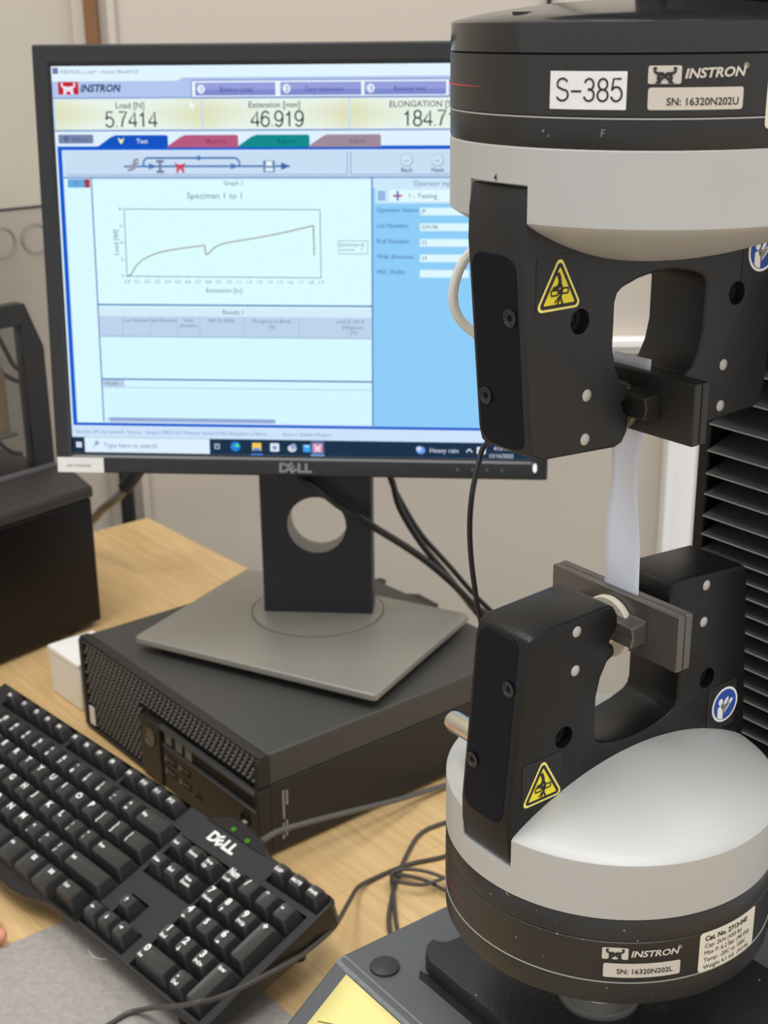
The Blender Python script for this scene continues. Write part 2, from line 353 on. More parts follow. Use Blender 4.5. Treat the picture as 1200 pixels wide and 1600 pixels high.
# ------------------------------------------------------------------ tensile grips
def grip(up):
    z0 = .5824 if up else .3155
    base = .6177 if up else .231
    R = .065
    Z = (lambda t: z0 - t - base) if up else (lambda t: z0 + t - base)
    g = root('tensile_grip', (AX, AY, base), PSI,
             'upper pneumatic grip with S-385 sticker, silver dome and black yoke hanging down' if up else
             'lower pneumatic grip standing on the machine base, yoke upward, aged specification label', 'grip')
    lz = lambda prof: [(r, Z(t)) for r, t in prof]
    # three black rings with fine reveals, the last a shallow dome
    MB().lathe(lz([(.03, -.0002), (R-.0003, -.0002), (R, -.0007), (R, -.0088), (R-.0012, -.0091), (.03, -.0091)]), 96, cap=False).build('clamp_ring', g, M_blk)
    MB().lathe(lz([(.03, -.0091), (R-.0005, -.0091), (R+.0001, -.0096), (R+.0001, -.0265), (R-.0008, -.0269), (.03, -.0269)]), 96, cap=False).build('cylinder_body', g, M_blk)
    MB().lathe(lz([(R-.0006, -.02645), (R+.0003, -.02655), (R+.0003, -.02685), (R-.0006, -.02695)] if not up else [(R-.0006, -.0085), (R+.0002, -.0087), (R+.0002, -.0090), (R-.0006, -.0092)]), 96, cap=False).build('worn_edge', g, M_bare)
    hcap = [(.0649, -.0355), (.0640, -.0362), (.055, -.0382), (.044, -.0398), (.032, -.0412), (.0205, -.042), (.0001, -.042)] if up else [(.0649, -.0362), (.0635, -.0368), (.03, -.0368)]
    cp_ = MB().lathe(lz([(.03, -.0271), (R, -.0271), (R+.0001, -.0276)] + hcap), 96, cap=False).build('end_cap', g, M_blk if not up else mat('gloss_cap', (40, 40, 40), .16, bump=.04, bscale=300, var=.2, vscale=90))
    if up:
        MB().lathe(lz([(.0085, -.0415), (.0085, -.0430), (.0052, -.0434), (.0052, -.09)]), 32, cap=False).build('coupling', g, M_blackm)
        for a in (177, -75):
            MB().lathe([(.0036, Z(-.0378)), (.0036, Z(-.0386)), (.0016, Z(-.0386)), (.0016, Z(-.0380))], 16, (.053*cos(radians(a)), .053*sin(radians(a)), 0)).build('cap_screw', g, M_blackm)
    else:
        MB().lathe([(.0172, 0), (.0175, .0008), (.0172, .0030), (.0105, .0034), (.0100, .006), (.0100, Z(-.0365))], 40).build('mounting_stud', g, M_stud)
    # silver dome with a slot at each arm
    H0, H1 = .0232, .0410; SR = (R*R + (H1-H0)**2)/(2*(H1-H0))
    rows = [(.045, 0), (R-.0004, 0), (R, .0004)] + [(R, t) for t in (.006, .0112, .0113, .0118, .017, H0-.0004)] + [(R-.0003, H0)]
    for i in range(1, 17):
        r = R*(1-i/16.); r = max(r, .0002); rows.append((r, H1 - SR + sqrt(SR*SR - r*r)))
    w1, w0 = .0127, -.0147
    SLOT = .0620
    angs = sorted(set([2*pi*i/120 for i in range(120)]))
    for c0 in (0, pi):
        for w in (w1, w0):
            a = c0 + (math.asin(-w/R) if c0 == 0 else math.asin(w/R))
            angs += [a - .0006, a + .0006]
    angs = sorted(a % (2*pi) for a in angs); n = len(angs)
    V = []; F = []
    for r, t in rows:
        for a in angs:
            rr = r; y = R*sin(a)
            if t >= .0113 and w0 < -y < w1: rr = min(r, SLOT/abs(cos(a)))
            V.append((rr*cos(a), rr*sin(a), Z(t)))
    for k in range(len(rows)-1):
        for i in range(n): j = (i+1) % n; F.append((k*n+i, k*n+j, (k+1)*n+j, (k+1)*n+i))
    MB().add(V, F).build('dome', g, M_silver, smooth=28)
    # yoke: one U-shaped casting
    left = [(-.0634, .0120), (-.0648, .0200), (-.0650, .030), (-.0592, .094), (-.0578, .0995), (-.0545, .1016), (-.0195, .1036), (-.0160, .1026), (-.0135, .0985), (-.0132, .0935),
            (-.0160, .0905), (-.0170, .0880), (-.0145, .0862), (-.0140, .0825), (-.0178, .0806), (-.0208, .0752), (-.0226, .0678), (-.0226, .0525), (-.0217, .0498), (-.0195, .0480), (-.012, .0458), (-.004, .0446)]
    right = [(-x, t) for x, t in reversed(left)]
    yp = left + right + [(.0470, .0120), (.0470, .0225), (-.0470, .0225), (-.0470, .0120)]
    M_yk = M_pow if up else mat('gloss_coat_darkened', (17, 17, 18), .36, bump=.12, bscale=1100, spec=.3)  # lower coat is glossier; its darker base stands in for reflected dark surroundings
    yk = MB().prism(yp, lambda x, t: (x, -.0125, Z(t)), lambda x, t: (x, .0144, Z(t))).build('yoke', g, M_yk, bevel=.0013, seg=3)
    bake(yk)
    bores = MB()
    for s in (-.039, .039): bores.lathe([(.0043, -.020), (.0043, -.006)], 24, (s, 0, Z(.0567)), 'y')
    cut(yk, bores)
    yk.data.materials.clear(); yk.data.materials.append(M_yk)
    for s in (-.039, .039):
        MB().lathe([(.0043, -.0065), (.0043, -.0085), (.0026, -.0085), (.0022, -.0075), (.0001, -.0075)], 24, (s, 0, Z(.0567)), 'y').build('recessed_bolt', g, M_blackm)
    for s in (-.0345, .0345):
        for t in (.0823, .0977): MB().lathe([(.0021, -.0120), (.0021, -.0126), (.0014, -.0130), (.0001, -.0132)], 16, (s, 0, Z(t)), 'y').build('dowel_pin', g, M_bare)
    # flush covers on both arm ends
    for sg in (-1, 1):
        fx = lambda t: -.0650 + (t-.030)/(.0995-.0298)*(.0650-.0586)
        o1 = rrect(-.0126, .0092, .0335 if up else .0270, .0990, .0055)
        MB().prism(o1, lambda w, t: (sg*(-fx(t)+.0003), -w, Z(t)), lambda w, t: (sg*(-fx(t)-.004), -w, Z(t))).build('arm_cover', g, M_cover, bevel=.0004)
        for w, t in (((.0056, .0535), (-.0086, .0822)) if up else ((.0062, .0805), (-.0092, .0465))):
            xx = -fx(t)+.0004
            MB().lathe([(.0024, xx*sg), (.0030, (xx+.0003)*sg), (.0030, (xx+.0005)*sg), (.0024, (xx+.0005)*sg), (.0023, (xx+.00025)*sg), (.0012, (xx+.00025)*sg), (.0010, (xx-.001)*sg)], 20, (0, -w, Z(t)), 'x', cap=False).build('cover_screw', g, mat('screw_black', (52, 52, 56), .3, metal=.5))
    # jaws
    for sg in (-1, 1):
        MB().box(*sorted((sg*.00025, sg*.0036)), -.0328, .0328, *sorted((Z(.0797), Z(.1017)))).build('jaw_face', g, M_steel if not up else mat('jaw_black', (50, 48, 46), .45, metal=.4), bevel=.0005)
        hp = [(-.0036, .0850), (-.0062, .0862), (-.0120, .0862), (-.0107, .0902), (-.0120, .0942), (-.0062, .0942), (-.0036, .0954)]
        MB().prism([(x*-sg, t) for x, t in hp], lambda x, t: (x, -.0178, Z(t)), lambda x, t: (x, .0178, Z(t))).build('jaw_holder', g, M_steel if not up else MATS['jaw_black'], bevel=.0005)
        pr = .0120 if not up else .0088
        MB().lathe([(pr-.0002, sg*.0040), (pr, sg*.0046), (pr, sg*.0062), (pr-.0006, sg*.0068), (.0065, sg*.0068), (.0065, sg*.024)], 40, (0, 0, Z(.0875 if not up else .0930)), 'x').build('piston', g, M_ptfe if not up else mat('piston_grey', (120, 115, 106), .4, metal=.4))
    # air fitting and hose on the back of the yoke
    if not up:
        MB().lathe([(.0042, .0155), (.0042, .0385), (.0037, .0402), (.0020, .0402), (.0020, .036)], 28, (-.0485, 0, Z(.0445)), 'y').build('air_fitting', g, M_chrome)
    # writing on the middle ring
    RR = R + .00025
    def cy(a0, zz):
        return lambda x, y, k=0: ((RR+.00012*k)*cos(radians(a0)+x/R), (RR+.00012*k)*sin(radians(a0)+x/R), zz + y - base)
    def strip(mb, a0, zz, w, h, m, r=.0008, k=0):
        P = rrect(0, w, 0, h, r); f = cy(a0, zz); nseg = 8
        top = sorted(set([round(p[0], 6) for p in P])); 
        xs = sorted(set(top + [w*i/nseg for i in range(nseg+1)]))
        def yr(x):
            d = 0
            if x < r: d = r - sqrt(max(0, r*r-(r-x)**2))
            if x > w-r: d = r - sqrt(max(0, r*r-(x-(w-r))**2))
            return d, h-d
        v = []; 
        for x in xs: a, b = yr(x); v += [f(x, a, k), f(x, b, k)]
        mb.add(v, [(2*i, 2*i+2, 2*i+3, 2*i+1) for i in range(len(xs)-1)], m)
    if up:
        mb = MB(); strip(mb, -162.4, .5938, .0232, .0107, M_label, .0002); mono(mb, 'S-385', .0062, lambda x, y: cy(-160.6, .5962)(x, y, 1), M_ink, wt=.095, xs=.98); mb.build('inventory_sticker', g, recalc=False)
        mb = MB(); f = cy(-136.8, .6010); brand_panel(mb, 0, .0094, 0, .0050, f, M_label2, M_ink)
        put_text(mb, 'INSTRON', .0037, lambda x, y: cy(-127.8, .6025)(x, y+x*.03, 1), M_label2, bold=.03, shear=.18, xs=1.12)
        put_text(mb, '®', .0022, lambda x, y: cy(-112.6, .6050)(x, y, 1), M_label2); mb.build('maker_plate', g, recalc=False)
        mb = MB(); strip(mb, -136.6, .5938, .0278, .0062, M_label2); put_text(mb, 'SN: 16320N202U', .00295, lambda x, y: cy(-132.0, .5951)(x, y, 1), M_ink, bold=.012); mb.build('serial_plate', g, recalc=False)
        mb = MB(); strip(mb, -105.2, .5880, .028, .0162, M_label3, .0015); mb.build('specification_label', g, recalc=False)
        mb = MB(); f = cy(149, .5993); mb.add([f(-.016+.0422*i/16, q) for i in range(17) for q in (.0006-.0005*i/16, -.0006+.0006*i/16)], [(2*i, 2*i+1, 2*i+3, 2*i+2) for i in range(16)], M_red); mb.build('red_mark', g, recalc=False)
        mb = MB(); put_text(mb, 'F', .0030, lambda x, y: (lambda p: (p[0]*1.0, p[1]*1.0, p[2]))(cy(-148.2, .5862)(x, y, 0)), M_inkg, bold=.01); mb.build('stamped_letter', g, recalc=False)
        mb = MB(); put_text(mb, '4', .0030, lambda x, y: cy(178.8, .5715)(x, y, 0), M_ink, bold=.01); mb.build('stamped_number', g, recalc=False)
    else:
        mb = MB(); f = cy(-136.7, .2990); brand_panel(mb, 0, .0094, 0, .0050, f, M_label2, M_ink)
        put_text(mb, 'INSTRON', .0037, lambda x, y: cy(-127.7, .3003)(x, y, 1), M_label2, bold=.03, shear=.18, xs=1.12)
        put_text(mb, '®', .0022, lambda x, y: cy(-112.4, .3022)(x, y, 1), M_label2); mb.build('maker_plate', g, recalc=False)
        mb = MB(); strip(mb, -136.1, .2912, .0284, .0061, M_label2); put_text(mb, 'SN: 16320N202L', .00295, lambda x, y: cy(-131.9, .2929)(x, y, 1), M_ink, bold=.012); mb.build('serial_plate', g, recalc=False)
        mb = MB(); strip(mb, -104.4, .2890, .0300, .0172, M_label3, .0015)
        for i, s in enumerate(('Cat. No. 2712-042', 'Cap: 2kN (450 lb)', 'Max P: 6.2 Bar (90 PSI)', 'Temp: -20C to 100C', 'Weight 4.1 kG  (9.0 lb)')):
            put_text(mb, s, .0029 if i == 0 else .0026, lambda x, y: cy(-102.4, .3024-.0031*i)(x, y, 1), M_ink, bold=.03 if i == 0 else 0)
        mb.build('specification_label', g, recalc=False)
        mb = MB(); f = cy(150, .2965); mb.add([f(-.014+.0375*i/16, q) for i in range(17) for q in (.0004-.0003*i/16, -.0003+.0003*i/16)], [(2*i, 2*i+1, 2*i+3, 2*i+2) for i in range(16)], M_red); mb.build('red_mark', g, recalc=False)
    # stickers on the front face (upright on both grips)
    def fs(cx, cz): return lambda x, y, k=0: (cx + x, -.01265 - .00008*k, cz + y - base)
    tri = fs(-.0490, .5393 if up else .3577); mb = MB()
    mb.poly([tri(x, y) for x, y in rrect(-.0100, .0095, -.0093, .0093, .0012)], M_stk)
    def tr(sz, rr):
        P = []
        for a in (90, 210, 330):
            cx, cyy = sz*cos(radians(a)), sz*sin(radians(a))
            for da in (-60, -30, 0, 30, 60): P.append((cx + rr*cos(radians(a+da)), cyy + rr*sin(radians(a+da))))
        return P
    for k, (sz, rr, m) in enumerate(((.0086, .0017, M_yel2), (.0080, .0012, M_ink), (.0074, .0003, M_yellow))): mb.poly([tri(x, y-.0025, k+1) for x, y in tr(sz, rr)], m)
    S = .00034
    for P, w in (([(-3, 14), (0, 8), (0, 3), (-3, 0), (-9, -1)], 4.2), ([(0, 4), (3, 0), (2, -5), (1, -9)], 3), ([(1, -9), (5, -18)], 2.2), ([(0, -9), (-3, -17)], 1.6), ([(-1, -9), (-6, -14)], 1.6), ([(0, -8), (-1, -14)], 1.6),
                 ([(-11, -2), (-11, -7), (-2, -7)], 1.6), ([(-11, -2), (-2, -2)], 1.6), ([(11, -1), (11, -6), (3, -6)], 1.6), ([(11, -1), (3, -1)], 1.6), ([(-3, -4), (4, -4)], 5)):
        v, f = stroke2d(P, w); mb.add([tri(x*S, y*S-.0012, 5) for x, y in v], f, M_ink)
    mb.build('crush_warning_sticker', g, recalc=False)['label'] = 'yellow triangle hand crush warning sticker'
    blu = fs(.0512, .5398 if up else .3567); mb = MB()
    mb.poly([blu(x, y) for x, y in rrect(-.0105, .0065, -.0105, .0100, .001)], M_stk)
    mb.poly([blu(x, y, 1) for x, y in ell(0, 0, .0077, .0077, 36)], M_wht); mb.poly([blu(x, y, 2) for x, y in ell(0, 0, .0067, .0067, 36)], M_blue)
    S = .0067/10
    mb.poly([blu(x*S, y*S, 3) for x, y in ell(-4.2, 2.6, 2.0, 2.2, 16)], M_wht)
    for P in ([(-6.5, -1), (-4, .3), (-2.2, -.2), (-1.5, -3), (-1.5, -9.5), (-4.5, -8.6), (-6.4, -7)], [(-4.0, .2), (-2.2, -.2), (.2, -3.4), (5, .6), (4.3, 2.4), (-.4, -1), (-1, -5.6), (-2.4, -3)],
              [(-.2, -5.6), (-2.4, -3.0), (-.4, -1), (4.3, 2.6), (6.6, 2.9), (6.5, 1.0)], [(-1.6, .8), (.2, 3.8), (2.2, 4.8), (3.0, 3.6), (.6, 0), (-.6, -.6)]):
        mb.poly([blu(x*S, y*S, 3) for x, y in P], M_wht)
    mb.build('read_manual_sticker', g, recalc=False)['label'] = 'round blue read the manual sticker'
    return g
g_up = grip(True)
g_lo = grip(False)
def w2l(r, pts):
    inv = r.matrix_world.inverted(); return [tuple(inv @ Vector(p)) for p in pts]
hose = [(.075, .52, .542), (.055, .545, .538), (.0429, .556, .5344), (.0364, .56, .5292), (.0321, .56, .5228), (.0298, .56, .5149), (.0298, .56, .5082), (.0322, .56, .502), (.0368, .56, .4974), (.0435, .558, .4933), (.06, .545, .490), (.078, .515, .490)]
MB().tube(w2l(g_up, hose), .0021, 10).build('air_hose', g_up, M_tube)
tube_ = MB().tube([(.0640, .498, .470), (.055, .522, .466), (.0427, .538, .4547), (.0392, .535, .4466), (.0364, .53, .4358), (.0355, .53, .4218), (.0362, .53, .4075), (.038, .53, .3929), (.0403, .53, .3796), (.0450, .53, .368), (.058, .515, .360)], .00115, 8).build('air_tube', m=M_cblack)
tag(tube_, 'thin black air tube hanging between the two grips, left of them', 'tube')

# ------------------------------------------------------------------ film specimen held in the jaws
rows_ = []
for i in range(40):
    z = .4000 + (.5065-.4000)*i/39; u = (z-.417)/(.480-.417); c = .0
    if 0 < u < 1:
        wob = .0010*sin(pi*u); tw = .0012*sin(2*pi*u)
    else: wob = 0; tw = 0
    def tab(T):
        for (u0, q0), (u1, q1) in zip(T[:-1], T[1:]):
            if u <= u1: return q0 + (q1-q0)*max(0, (u-u0)/(u1-u0))
        return T[-1][1]
    l = tab([(0, -.0082), (.08, -.0072), (.4, -.0078), (.85, -.0086), (1, -.0087), (1.4, -.0087)]); r_ = tab([(0, .0093), (.14, .0082), (.45, .0069), (.82, .0065), (1, .0074), (1.4, .0090)])
    rows_.append([(tw*(k/6-.5)*2 + wob*(1-(2*k/6-1)**2), -(l + (r_-l)*k/6), z) for k in range(7)])
v = [p for r_ in rows_ for p in r_]; f = [(i*7+k, i*7+k+1, (i+1)*7+k+1, (i+1)*7+k) for i in range(39) for k in range(6)]
film = MB().add(v, f).build('film_specimen', m=M_film, smooth=60)
film.matrix_world = Matrix.Translation((AX, AY, 0)) @ Matrix.Rotation(PSI, 4, 'Z')
so = film.modifiers.new('thickness', 'SOLIDIFY'); so.thickness = .00018; so.offset = 0
tag(film, 'frosted translucent film strip stretched vertically between the two grips', 'film strip')

# ------------------------------------------------------------------ sticky note on the sloping front of the machine
note = root('sticky_note', (AX, AY, .222), PSI, 'yellow sticky note with handwriting on the sloping machine front', 'note')
sl = .642
def sp(u, w, k=0):
    return (-FX - u*cos(sl) - sin(sl)*(.0011+.0002*k), -w, -u*sin(sl) + cos(sl)*(.0011+.0002*k))
v = []; f = []
for i in range(13):
    for j in range(7):
        u = .004 + .076*i/12; w = -.0858 + .076*j/6; lift = 1.2*max(0, (i-6)/6)**2 + (.35 if j == 6 and i < 3 else 0); v.append(sp(u, w, lift*4))
for i in range(12):
    for j in range(6): f.append((i*7+j, i*7+j+1, (i+1)*7+j+1, (i+1)*7+j))
o = MB().add(v, f).build('paper', note, M_post, smooth=60); so = o.modifiers.new('thickness', 'SOLIDIFY'); so.thickness = .0002
mb = MB()
def hand(P, w=.0006):
    v, f = stroke2d(P, w); mb.add([sp(.004+y, -.0858+x, 2.0) for x, y in v], f, M_ink)
hand([(.004, .0228), (.0145, .0180)], .0003)
hand([(.0068, .0232), (.0085, .0224), (.0108, .0214)]); hand([(.0085, .0224), (.0082, .0262), (.0078, .0300)]); hand([(.0105, .0255), (.0112, .0275), (.0125, .0262), (.013, .029)])
hand([(.0270, .0140), (.0248, .0142), (.0228, .0160), (.0246, .0180), (.0262, .0198), (.0238, .0222), (.0215, .0220)]); hand([(.0290, .0195), (.0282, .0212), (.0300, .0222), (.0316, .0202), (.0318, .0222)])
mb.build('handwriting', note, recalc=False)

# ------------------------------------------------------------------ computer
PX, PY, PYAW = -.0988, .9090, -.8887
pc = root('desktop_computer', (PX, PY, 0), PYAW, 'black desktop computer lying flat under the monitor stand', 'computer')
W, D, H = .290, .292, .093
MB().box(-W+.001, -.001, .0115, D, .005, .0645).build('chassis', pc, M_pc, bevel=.0012)
MB().box(-W+.001, -.001, .0115, D, .0650, H-.0008).build('lid', pc, M_pctop, bevel=.0015)
for x in (-.27, -.02):
    for y in (.03, .27): MB().lathe([(.008, 0), (.008, .0055)], 14, (x, y, 0)).build('foot', pc, M_blackm)
# bezel built from the panels round the mesh
bz_ = MB()
bz_.box(-W, 0, .002, .0112, .0905, H)                # top strip
bz_.box(-W, -.2835, .0005, .0112, .003, .0905)       # left edge
bz_.box(-.0045, 0, 0, .0112, .0655, .0905).box(-.0045, 0, 0, .0112, .003, .0640)
bz_.box(-W, -.180, .0005, .0112, .003, .0052)
bz_.build('front_bezel', pc, M_pc, bevel=.0007)
MB().box(-.2835, -.0045, .006, .0112, .0052, .0905).build('mesh_backing', pc, M_pcdark)
cell = MB()
def scale(x, z):
    a, b = .0024, .0020
    cell.add([(x-a, .0050, z-b*.5), (x, .0044, z-b), (x+a, .0050, z-b*.5), (x+a*.7, .0020, z+b*.8), (x-a*.7, .0020, z+b*.8), (x, .0012, z+b*.2)], [(0, 1, 5), (1, 2, 5), (2, 3, 5), (3, 4, 5), (4, 0, 5)])
    cell.add([(x-a*.7, .0020, z+b*.8), (x+a*.7, .0020, z+b*.8), (x+a*.8, .0058, z+b), (x-a*.8, .0058, z+b)], [(0, 1, 2, 3)])
nx = int((.2835-.0045)/.0034)
for i in range(nx+1):
    for j in range(9):
        x = -.2810 + i*.0034; z = .0080 + j*.0100 + (.0050 if i % 2 else 0)
        if z > .0890 or (x > -.1835 and z < .0670): continue
        scale(x, z)
co = cell.build('mesh_grille', pc, M_cell, recalc=False, smooth=30); co['kind'] = 'stuff'
MB().prism([(-.1805, .003), (-.1475, .003), (-.1475, .0600), (-.1775, .0600), (-.1805, .0570)], lambda x, z: (x, -.0012, z), lambda x, z: (x, .011, z)).build('button_block', pc, mat('pc_block', (40, 38, 36), .45, spec=.35), bevel=.0008)
MB().box(-.1475, -.0045, .0008, .011, .003, .0415).build('port_panel', pc, MATS['pc_block'], bevel=.0006)
MB().box(-.1475, -.0045, .003, .011, .0445, .0575).build('drive_tray', pc, M_pcdark, bevel=.0005)
MB().box(-.1475, -.0045, -.0010, .004, .0575, .0610).build('silver_bar', pc, mat('pc_bar', (84, 84, 86), .3, metal=.4), bevel=.0005)
MB().box(-.1475, -.0045, .0005, .004, .0415, .0430).build('tray_ledge', pc, MATS['pc_bar'], bevel=.0003)
MB().lathe([(.0088, 0), (.0088, -.0022), (.0078, -.0022), (.0076, -.0014), (.0001, -.0014)], 32, (-.1635, 0, .0430), 'y').build('power_button', pc, mat('pc_button', (74, 68, 62), .3, coat=.3))
for x, z in ((-.1385, .0500), (-.1215, .0495), (-.1060, .0490)):
    MB().prism(rrect(x-.0052, x+.0052, z-.0048, z+.0048, .0008, 2), lambda a, b: (a, .0035, b), lambda a, b: (a, .0022, b)).build('status_icon', pc, mat('pc_icon', (120, 116, 110), .5))
for x, z in ((-.1325, .0315), (-.1095, .0320), (-.1325, .0195), (-.1095, .0190)):
    u = MB().box(x-.0068, x+.0068, .0002, .0018, z-.0028, z+.0028, M_pcdark).box(x-.0062, x+.0062, 0, .0005, z+.0006, z+.0020, MATS['pc_bar']).box(x-.0095, x-.0072, -.0001, .001, z-.002, z+.002, MATS['pc_icon']).build('usb_port', pc)
MB().lathe([(.0042, .0012), (.0042, 0), (.0030, -.0004), (.0022, -.0002), (.0020, .001)], 20, (-.0920, 0, .0165), 'y').build('audio_jack', pc, M_blackm)
MB().lathe([(.0068, .0012), (.0068, -.0002), (.0052, -.0004), (.0050, .0008), (.0001, .0008)], 24, (-.0210, 0, .0300), 'y').build('badge_recess', pc, M_pcdark)
MB().box(-.0225, -.0175, -.0012, .0006, .0275, .0290).build('badge', pc, mat('badge_silver', (220, 216, 210), .3, metal=.5))
MB().box(-.2790, -.2695, .0002, .0009, .0085, .0265).build('white_sticker', pc, M_label)
for x0, z0, z1 in ((.0236, .031, .0560), (.0270, .0425, .0550), (.0231, .0235, .0270), (.0262, .0240, .0285), (.0226, .0130, .0165), (.0258, .0150, .0195)):
    MB().box(-.0011, -.0004, x0-.0009, x0+.0009, z0, z1).build('side_print', pc, mat('side_grey', (150, 146, 138), .6))
MB().prism([(-.225, 0), (-.222, .012), (-.214, .012), (-.210, .004), (-.175, .005), (-.166, .014), (-.135, .012), (-.122, 0)], lambda x, y: (x, D-.001+y, .0865), lambda x, y: (x, D-.001+y, .0900)).build('rear_flange', pc, M_blackm, bevel=.0006)

# ------------------------------------------------------------------ monitor
MYAW, MTILT = -.0879, .1005
BX, BY, BYAW, BW, BD = -.0086, .9842, -.499, .2443, .1801
bc = Vector((BX, BY, 0)) + Matrix.Rotation(BYAW, 3, 'Z') @ Vector((-BW/2, BD/2, 0))
mon = root('monitor', (bc.x, bc.y, H), MYAW, 'black desktop monitor showing blue and white test software, on the flat computer', 'monitor')
Minv = mon.matrix_world.inverted()
Bm = Minv @ (Matrix.Translation((bc.x, bc.y, H)) @ Matrix.Rotation(BYAW, 4, 'Z'))
MB().prism(rrect(-BW/2, BW/2, -BD/2, BD/2, .004), lambda x, y: (x, y, .0075), lambda x, y: (x, y, .0140)).build('stand_base', mon, M_base, bevel=.0012, M=Bm)
for x in (-.1, .1):
    for y in (-.07, .07): MB().lathe([(.007, 0), (.007, .0078)], 14, (x, y, 0)).build('foot', mon, M_blackm, M=Bm)
m0 = Minv @ Vector((-.2719, 1.0798, .2679))
Pm = Matrix.Translation(m0) @ Matrix.Rotation(-MTILT, 4, 'X')
cx_, cy_ = m0.x + .2040, m0.y + .0856         # stand column, front face centre
MB().lathe([(.0615, .0139), (.0615, .0146), (.0600, .0149), (.0001, .0149)], 64, (cx_-.0015, cy_+.008, 0)).build('swivel_disc', mon, M_base)
MB().lathe([(.0600, .01485), (.0606, .01520), (.0612, .01485)], 64, (cx_-.0015, cy_+.008, 0), cap=False).build('swivel_groove', mon, mat('groove', (70, 69, 67), .35))
# column with its round cable hole
hx, hz, hr = cx_ + .0005, .1935-H+.0, .0265
n = 48; out = []; cx0, cx1, cz0, cz1 = cx_-.0500, cx_+.0498, .0140, .300
def ray_rect(a):
    dx, dz = cos(a), sin(a); t = min([(cx1-hx)/dx if dx > 1e-9 else 9, (cx0-hx)/dx if dx < -1e-9 else 9, (cz1-hz)/dz if dz > 1e-9 else 9, (cz0-hz)/dz if dz < -1e-9 else 9]); return hx+dx*t, hz+dz*t
angs = sorted([2*pi*i/n for i in range(n)] + [atan2(z-hz, x-hx) % (2*pi) for x in (cx0, cx1) for z in (cz0, cz1)])
n = len(angs); V = []; CT = .026
for y in (cy_, cy_+CT):
    for a in angs: V.append((hx+hr*cos(a), y, hz+hr*sin(a)))
    for a in angs: x, z = ray_rect(a); V.append((x, y, z))
F = []
for i in range(n):
    j = (i+1) % n
    F += [(i, j, n+j, n+i), (2*n+i, 3*n+i, 3*n+j, 2*n+j), (n+i, n+j, 3*n+j, 3*n+i)]
MB().add(V, F).build('stand_column', mon, M_stand)
MB().add(V[:n] + V[2*n:3*n], [(i, n+i, n+(i+1) % n, (i+1) % n) for i in range(n)]).build('cable_hole_lining', mon, M_inner, smooth=60)
# panel
OW, OH = .4056, .3381; A0, A1, B0, B1 = .0137, .3922, .0168, .3222
V = [(0, 0, 0), (OW, 0, 0), (OW, 0, OH), (0, 0, OH), (A0-.001, 0, B0-.0035), (A1+.001, 0, B0-.0035), (A1+.001, 0, B1+.0015), (A0-.001, 0, B1+.0015),
     (A0-.0005, .004, B0-.002), (A1+.0005, .004, B0-.002), (A1+.0005, .004, B1+.0008), (A0-.0005, .004, B1+.0008), (0, .018, 0), (OW, .018, 0), (OW, .018, OH), (0, .018, OH)]
F = [(0, 1, 5, 4), (1, 2, 6, 5), (2, 3, 7, 6), (3, 0, 4, 7), (5, 6, 10, 9), (6, 7, 11, 10), (7, 4, 8, 11), (0, 12, 13, 1), (1, 13, 14, 2), (2, 14, 15, 3), (3, 15, 12, 0), (12, 15, 14, 13)]
MB().add(V, F).build('bezel', mon, M_bez, bevel=.0016, M=Pm)
MB().add([V[4], V[5], V[9], V[8]], [(0, 1, 2, 3)]).build('lower_lip', mon, M_lip, M=Pm)
MB().prism([(.03, .03), (.375, .03), (.375, .31), (.03, .31)], lambda x, z: (x, .018, z), lambda x, z: (OW/2+(x-OW/2)*.72, .045, OH/2+(z-OH/2)*.72)).build('rear_shell', mon, M_bez, bevel=.003, M=Pm)
MB().box(.150, .258, .045, .100, .06, .20).build('stand_bracket', mon, M_blackm, bevel=.002, M=Pm)
def emi(rgb, k=1.): return mat('screen_%02x%02x%02x_%d' % (*rgb, int(k*100)), rgb, emit=k)
scr_o = MB().add([(A0, .0036, B0-.0005), (A1, .0036, B0-.0005), (A1, .0036, B1), (A0, .0036, B1)], [(0, 1, 2, 3)]).build('screen', mon, emi((226, 244, 255)), M=Pm, recalc=False)
def P3(a, b, k=0): return (a/1000, .0036-.00005*(k+1), b/1000)
def quad(mb, a0, b0, a1, b1, rgb, k=0, e=1.): mb.add([P3(a0, b0, k), P3(a1, b0, k), P3(a1, b1, k), P3(a0, b1, k)], [(0, 1, 2, 3)], emi(rgb, e))
def spoly(mb, P, rgb, k=0): mb.poly([P3(a, b, k) for a, b in P], emi(rgb))
def line(mb, P, w, rgb, k=2): v, f = stroke2d(P, w); mb.add([P3(a, b, k) for a, b in v], f, emi(rgb))
def st(mb, s, a, b, size, rgb, k=6, **kw): put_text(mb, s, size*1.38, lambda x, y: P3(a+x, b+y, k), emi(rgb), res=2, **kw)
NAVY = (40, 62, 110); MID = (92, 112, 150)
w_ = MB()
# title bar, brand strip, step buttons
quad(w_, 13.7, 313.5, 392.2, 322, (226, 246, 255)); spoly(w_, [(13.7, 296), (392.2, 296), (392.2, 313.2), (118, 313.2), (112, 310.8), (13.7, 310.8)], (178, 200, 240))
quad(w_, 124, 298.0, 323.5, 311.0, (236, 246, 255), 1); line(w_, [(124, 298), (323.5, 298), (323.5, 311), (124, 311), (124, 298)], .8, (110, 130, 200))
for a in (127, 193.5, 258.5): quad(w_, a, 299.7, a+62.5, 309.3, (150, 160, 220), 3); quad(w_, a, 299.7, a+62.5, 304.0, (128, 140, 208), 4)
quad(w_, 350, 298.0, 389, 311, (200, 214, 246), 1)
